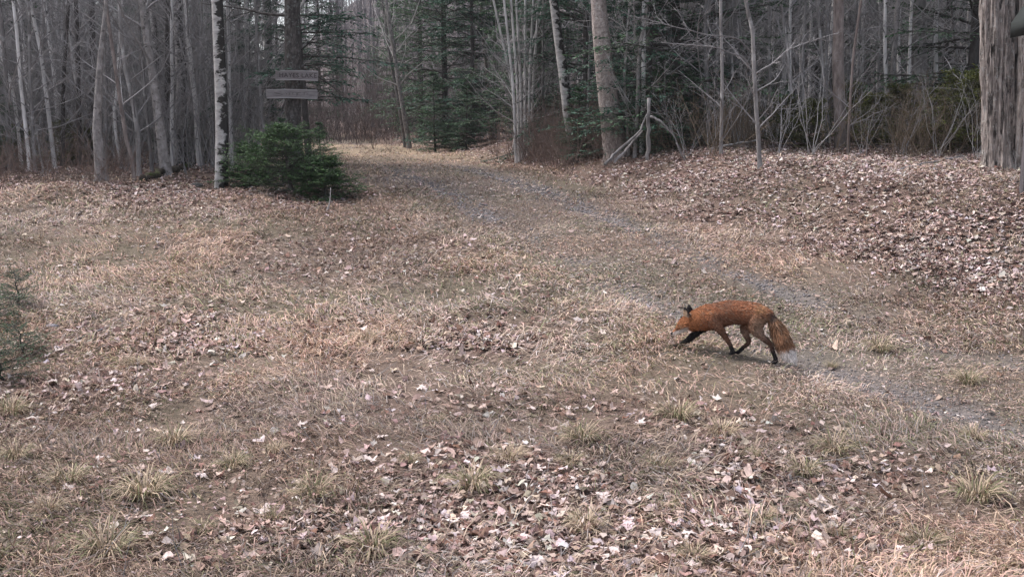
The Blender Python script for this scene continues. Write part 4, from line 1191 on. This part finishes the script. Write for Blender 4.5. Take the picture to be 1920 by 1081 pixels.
# trunk + neck: u (forward), v (left), w (up)
tc = [(-.33, 0, .365), (-.29, 0, .355), (-.22, 0, .348), (-.115, 0, .350), (0, 0, .335), (.10, 0, .295), (.17, 0, .276), (.235, 0, .254), (.285, 0, .232), (.325, 0, .218)]
tv = [.022, .048, .078, .082, .089, .096, .096, .080, .068, .052]
tl = [.022, .050, .068, .066, .070, .068, .064, .056, .054, .052]
C_, rv_ = resample(tc, tv, 40); _, rl_ = resample(tc, tl, 40); FX.add(*loft(C_, rv_, rl_))
# head: skull to muzzle
hc = [(.285, 0, .235), (.315, 0, .228), (.345, 0, .205), (.372, 0, .180), (.398, 0, .153), (.420, 0, .130), (.437, 0, .117)]
hv = [.040, .050, .047, .034, .020, .015, .010]
hl = [.045, .056, .056, .040, .020, .014, .009]
C_, rv_ = resample(hc, hv, 26); _, rl_ = resample(hc, hl, 26); FX.add(*loft(C_, rv_, rl_))
# lower jaw
C_, r_ = resample([(.335, 0, .175), (.375, 0, .147), (.405, 0, .124), (.420, 0, .113)], [.026, .019, .011, .006], 12); FX.add(*loft(C_, r_, r_))
# tail core
tailc = [(-.29, 0, .36), (-.335, .004, .335), (-.369, .008, .295), (-.424, .012, .213), (-.475, .015, .133), (-.517, .018, .075), (-.548, .02, .042)]
tailc = [(-.29 + (u_ + .29) * .86, v_, w_) for u_, v_, w_ in tailc]
tailr = [.022, .028, .038, .050, .050, .036, .012]
C_, r_ = resample(tailc, tailr, 28); FX.add(*loft(C_, r_, r_))
LEGS = {
 'rf': [((.15, -.03, .28), .048), ((.185, -.05, .205), .036), ((.275, -.05, .118), .021), ((.362, -.05, .040), .0165), ((.395, -.05, .018), .017), ((.428, -.05, .013), .013)],
 'lf': [((.13, .032, .29), .050), ((.055, .055, .225), .032), ((.005, .055, .170), .022), ((-.045, .055, .105), .0165), ((-.066, .055, .060), .016), ((-.074, .055, .045), .017), ((-.050, .055, .036), .012)],
 'rh': [((-.20, -.035, .34), .058), ((-.125, -.05, .235), .040), ((-.135, -.05, .175), .024), ((-.162, -.05, .122), .018), ((-.120, -.05, .070), .0155), ((-.088, -.05, .034), .0155), ((-.062, -.05, .024), .012)],
 'lh': [((-.235, .035, .345), .058), ((-.222, .050, .262), .047), ((-.275, .055, .200), .027), ((-.345, .055, .150), .019), ((-.375, .055, .085), .0155), ((-.400, .055, .028), .0165), ((-.375, .055, .013), .013)]}
for kleg, pts_ in LEGS.items():
    C_, r_ = resample([p for p, r in pts_], [r for p, r in pts_], 26)
    V, q, T = loft(C_, r_, r_ * (.8 if kleg else 1), 12); FX.add(V, q, T)
    # paw: toes
    pc, pr = pts_[-1]
    for dv in (-.009, -.003, .003, .009):
        a = np.array(pc) + np.array([-.012, dv, 0]); b = np.array(pc) + np.array([.012 - abs(dv) * .6, dv * 1.3, -.002])
        C2, r2 = resample([a, (a + b) / 2, b], [.006, .0075, .0055], 6); FX.add(*loft(C2, r2, r2, 8))
# ears
def ear(sg):
    """cupped triangular ear: wide rim facing forward and outward"""
    base = np.array([.308, sg * .034, .250]); tip = np.array([.330, sg * .054, .354])
    ax = norm(np.array([.75, sg * -.6, 0])[None])[0]          # width direction
    th = norm(np.cross(tip - base, ax)[None])[0]
    S = 14; rows = []
    for t, wd, dp in [(-.15, .034, .020), (.15, .039, .016), (.45, .035, .012), (.75, .022, .009), (.97, .007, .005)]:
        c = base + (tip - base) * t
        a = np.arange(S) * 2 * math.pi / S
        rows.append(c + ax * (wd * np.cos(a))[:, None] + th * (dp * np.sin(a))[:, None])
    V = np.array(rows).reshape(-1, 3); K = len(rows)
    idx = np.arange(K * S).reshape(K, S)
    q = np.stack([idx[:-1], np.roll(idx, -1, 1)[:-1], np.roll(idx, -1, 1)[1:], idx[1:]], -1).reshape(-1, 4)
    n = K * S
    T = [[n, (k + 1) % S, k] for k in range(S)] + [[n + 1, n - S + k, n - S + (k + 1) % S] for k in range(S)]
    FX.add(np.concatenate([V, [V[:S].mean(0)], [tip]]), q, T)
ear(1); ear(-1)
tmp = obj('tmp_fox', FX.mesh('tmp_fox', None))
md = tmp.modifiers.new('r', 'REMESH'); md.mode = 'VOXEL'; md.voxel_size = .0048
md2 = tmp.modifiers.new('s', 'SMOOTH'); md2.factor = .5; md2.iterations = 7
dg = bpy.context.evaluated_depsgraph_get()
fme = bpy.data.meshes.new_from_object(tmp.evaluated_get(dg)); bpy.data.objects.remove(tmp)
fme.name = 'fox_body'
nv = len(fme.vertices)
FV = np.empty(nv * 3, np.float32); fme.vertices.foreach_get('co', FV); FV = FV.reshape(-1, 3).astype(float)
FN = np.empty(nv * 3, np.float32); fme.vertices.foreach_get('normal', FN); FN = FN.reshape(-1, 3).astype(float)

def seg_dist(P, pts):
    best = np.full(len(P), 9.); tpar = np.zeros(len(P))
    pts = np.asarray(pts, float)
    for k in range(len(pts) - 1):
        a, b = pts[k], pts[k + 1]; ab = b - a
        t = np.clip(((P - a) @ ab) / (ab @ ab), 0, 1)
        d = np.linalg.norm(P - (a + t[:, None] * ab), axis=1)
        m_ = d < best; best[m_] = d[m_]; tpar[m_] = (k + t[m_]) / (len(pts) - 1)
    return best, tpar

def fox_col(P, N, g):
    u, v, w = P.T
    nz = fbm(u * 30 + 9, (w + v) * 30 + 4, 2, 2)
    rust = np.array([.185, .070, .034]); bright_ = np.array([.275, .108, .046]); brown = np.array([.125, .056, .034]); grey = np.array([.20, .135, .095]); blk = np.array([.012, .010, .011]); wht = np.array([.62, .57, .55]); dkbrown = np.array([.075, .038, .026])
    c = np.tile(rust, (len(P), 1))
    def put(col, a):
        nonlocal c
        a = np.clip(a, 0, 1)[:, None]; c = c * (1 - a) + col * a
    put(brown, .75 * smooth(.38, .28, w) * smooth(.16, .05, u) * smooth(-.2, -.1, u))
    put(bright_, .8 * smooth(.14, .24, u))
    put(bright_, .7 * smooth(.05, .0, np.hypot(u - .13, (w - .33) * 1.2)))
    put(np.array([.27, .145, .07]), .8 * np.exp(-((u + .245) / .035) ** 2 - ((w - .385) / .04) ** 2))
    put(grey, .8 * smooth(-.12, -.24, u) * smooth(.37, .31, w) * smooth(.16, .22, w))
    put(dkbrown, .8 * np.exp(-((u - .09) / .018) ** 2 - ((w - .385) / .012) ** 2))
    put(dkbrown, .5 * smooth(.20, .17, w) * smooth(.2, .1, u) * smooth(-.1, .0, u))
    put(brown * .8, .7 * smooth(.55, .75, fbm(u * 14 + 3, w * 14, 12, 2)) * smooth(.2, .1, u))
    # legs
    for kk, pts_ in LEGS.items():
        d, t = seg_dist(P, [p for p, r in pts_])
        on = smooth(.06, .035, d)
        if kk == 'rf': put(blk, on * smooth(.12, .24, t))
        elif kk == 'lf':
            put(np.array([.085, .04, .024]), on * smooth(.12, .30, t)); put(blk, on * smooth(.38, .62, t))
        else:
            put(np.array([.19, .12, .09]), on * smooth(.12, .28, t)); put(dkbrown * .8, on * smooth(.28, .48, t)); put(blk, on * smooth(.5, .75, t))
    # tail
    d, t = seg_dist(P, tailc)
    on = smooth(.075, .05, d) * smooth(.12, .22, t)
    tailcol = np.array([.165, .082, .045])[None] * (.6 + .8 * nz[:, None])
    a = np.clip(on, 0, 1)[:, None]; c = c * (1 - a) + tailcol * a
    put(grey * .8, on * .6 * smooth(.0, -.6, N[:, 2]) * smooth(.25, .4, t))
    put(blk * 1.4, .85 * smooth(.045, .02, np.hypot(u + .333, w - .345)) * smooth(-.1, .5, N[:, 2] + .2))
    put(wht, on * smooth(.66, .72, t + .08 * (nz - .5)))
    # head
    dh, th_ = seg_dist(P, hc); dl_, _ = seg_dist(P, [p for p, r in LEGS['rf']])
    ish = (dh < dl_).astype(float)
    hd = ish * smooth(.28, .31, u) * smooth(.29, .28, w)
    put(np.array([.27, .11, .05]), hd)
    put(np.array([.40, .26, .17]), ish * .6 * np.exp(-((u - .355) / .02) ** 2 - ((w - .185) / .02) ** 2))
    put(blk, ish * .9 * np.exp(-((u - .380) / .009) ** 2 - ((w - .196) / .007) ** 2))
    jaw = u * -.65 - w * .76          # below the muzzle line
    put(wht * .9, ish * smooth(.29, .33, u) * smooth(.150, .130, w - (.41 - u) * .55) * smooth(.3, -.1, N[:, 2]))
    put(dkbrown, ish * .75 * np.exp(-((u - .392) / .022) ** 2 - ((w - .168) / .014) ** 2))
    put(blk, ish * smooth(.425, .431, u))
    # ears: black backs with a pale inner rim facing forward/outward
    er = smooth(.272, .282, w) * smooth(.28, .30, u) * smooth(.018, .026, np.abs(v))
    put(blk * 1.2, er)
    put(np.array([.34, .24, .17]), er * smooth(.25, .5, N[:, 0] * .62 + np.abs(N[:, 1]) * np.sign(N[:, 1] * v) * .75) * smooth(.335, .315, w) * smooth(.033, .022, np.abs((u - .322) * .8 - (np.abs(v) - .045) * .6)))
    return c * (.86 + .28 * nz[:, None]) * np.where(c.max(1, keepdims=True) < .03, 1, FOXL)
fc = fox_col(FV, FN, None)
a_ = fme.color_attributes.new('col', 'FLOAT_COLOR', 'POINT')
cc = np.ones((nv, 4), np.float32); cc[:, :3] = fc; a_.data.foreach_set('color', cc.ravel())
fme.polygons.foreach_set('use_smooth', np.ones(len(fme.polygons), bool))
M['fur'] = mat_vcol('fur', .75, .2)
fme.materials.clear(); fme.materials.append(M['fur'])
fox = bpy.data.objects.new('fox', fme); COL.objects.link(fox)
zt = ground_z(fo[0], fo[1])
# tilt to the slope so both grounded paws touch
def gz_at(u, v):
    q = np.array([fo[0], fo[1], 0]) + fwd * u + lef * v; return float(ground_z(q[0], q[1]))
zf, zb = gz_at(.42 * FS, -.05), gz_at(-.40 * FS, .055)
pitch = math.atan2(zf - zb, .82)
zc = zb + (zf - zb) * .40 / .82
Bm = Matrix(((fwd[0], lef[0], 0, fo[0]), (fwd[1], lef[1], 0, fo[1]), (0, 0, 1, zc + .004), (0, 0, 0, 1)))
fox.matrix_world = Bm @ Matrix.Rotation(-pitch, 4, 'Y') @ Matrix.Scale(FS, 4)
tag(fox, 'red fox with black legs and white tail tip slinking over the track', 'fox')
# fur strands
g = np.random.default_rng(950)
poly = np.array([[*p.vertices] if len(p.vertices) == 4 else [*p.vertices, p.vertices[-1]] for p in fme.polygons])
area = np.empty(len(poly), np.float32); fme.polygons.foreach_get('area', area)
nF = 60000
fi = g.choice(len(poly), nF, p=area / area.sum())
wts = g.dirichlet([1, 1, 1, 1], nF)
P = (FV[poly[fi]] * wts[..., None]).sum(1); Nn = norm((FN[poly[fi]] * wts[..., None]).sum(1)); Cc = (fc[poly[fi]] * wts[..., None]).sum(1)
dl, tl_ = np.full(nF, 9.), np.zeros(nF)
flow = np.tile([-1., 0, -.25], (nF, 1)); length = np.full(nF, .026)
length = np.where(P[:, 0] > .20, .022, length)
length = np.where((P[:, 2] < .26) & (P[:, 0] < .2) & (P[:, 0] > -.12), .018, length)
for kk, pts_ in LEGS.items():
    pp = np.array([p for p, r in pts_]); d, t = seg_dist(P, pp)
    on = (d < .04) & (t > .28)
    flow[on] = norm(pp[-2] - pp[1]); length[on] = np.where(t[on] > .45, .005, .010)
d, t = seg_dist(P, tailc); on = (d < .062) & (t > .14)
tp_ = np.asarray(tailc); ti = np.clip((t * (len(tp_) - 1)).astype(int), 0, len(tp_) - 2)
flow[on] = norm(tp_[ti + 1] - tp_[ti])[on]; length[on] = .022 + .030 * smooth(.14, .4, t[on])
hd = P[:, 0] > .30; length[hd] = np.where(P[hd, 0] > .38, .003, .011); er = hd & (P[:, 2] > .272); length[er] = .005
flow[hd] = norm(np.array([-.6, 0, .1]))
rufff = (P[:, 0] > .22) & (P[:, 0] < .33) & (P[:, 2] < .24); length[rufff] = .024
flow = norm(flow - Nn * (flow * Nn).sum(1, keepdims=True) * .8)
dirn = norm(flow + Nn * g.uniform(.2, .6, (nF, 1)) + g.normal(0, .12, (nF, 3)))
Ls = (length * g.uniform(.6, 1.2, nF))[:, None]
sd = norm(np.cross(dirn, Nn + g.normal(0, .3, (nF, 3)))) * (.0013 + .03 * np.minimum(Ls, .03))
mid = P + dirn * Ls * .55 + Nn * .001; tip = mid + norm(dirn + flow * .5 + np.array([0, 0, -.15])) * Ls * .5
V = np.stack([P - sd, P + sd, mid + sd * .8, mid - sd * .8, tip], 1).reshape(-1, 3)
k = np.arange(nF)[:, None] * 5
cvar = Cc * g.uniform(.45, 1.35, (nF, 1))
gt = (g.uniform(0, 1, nF) < .10) & (P[:, 2] > .2) & (P[:, 0] < .22)
cvar[gt] = np.array([.30, .20, .14]) * g.uniform(.5, 1.1, (gt.sum(), 1))
gd = g.uniform(0, 1, nF) < .10
cvar[gd] *= .45
Gf = Geo(); Gf.add(V, k + np.array([[0, 1, 2, 3]]), k + np.array([[3, 2, 4]]), np.repeat(cvar, 5, 0))
fur = obj('fur', Gf.mesh('fur', M['fur']), fox)
fur['kind'] = 'stuff'
# eyes and nose
m, n_, l_, b_ = new_mat('fox_eye'); b_.inputs['Base Color'].default_value = (.02, .012, .006, 1); b_.inputs['Roughness'].default_value = .15; b_.inputs['Specular IOR Level'].default_value = .5; M['eye'] = m
m, n_, l_, b_ = new_mat('fox_nose'); b_.inputs['Base Color'].default_value = (.008, .008, .009, 1); b_.inputs['Roughness'].default_value = .4; M['nose'] = m
import bmesh
def ball(r, sx=1, sy=1, sz=1):
    bm = bmesh.new(); bmesh.ops.create_uvsphere(bm, u_segments=14, v_segments=10, radius=r)
    for v in bm.verts: v.co = Vector((v.co.x * sx, v.co.y * sy, v.co.z * sz))
    me = bpy.data.meshes.new('ball'); bm.to_mesh(me); bm.free()
    return me
for s in (-1, 1):
    me = ball(.0078, 1.3, .8, .9); me.materials.append(M['eye']); o = obj('eye', me, fox, (.371, s * .035, .197)); o.rotation_euler = (0, .7, 0)
me = ball(.0115, .9, 1.0, .85); me.materials.append(M['nose']); obj('nose', me, fox, (.438, 0, .119))

# ------------------------------------------------------------------ haze
m = bpy.data.materials.new('haze'); m.use_nodes = True
n_, l_ = m.node_tree.nodes, m.node_tree.links
n_.remove(n_['Principled BSDF'])
pv = n_.new('ShaderNodeVolumePrincipled')
pv.inputs['Color'].default_value = (.86, .88, .95, 1); pv.inputs['Density'].default_value = .0005; pv.inputs['Anisotropy'].default_value = .2
l_.new(pv.outputs[0], n_['Material Output'].inputs['Volume'])
bx = np.array([[x, y, z] for z in (-3.0, 48.0) for y in (-20.0, 520.0) for x in (-470.0, 470.0)])
hz = obj('haze', make_mesh('haze', bx, [[0, 2, 3, 1], [4, 5, 7, 6], [0, 1, 5, 4], [2, 6, 7, 3], [0, 4, 6, 2], [1, 3, 7, 5]], None, None, False, m))
tag(hz, 'thin pale bluish haze hanging in the woods', 'haze', kind='stuff')
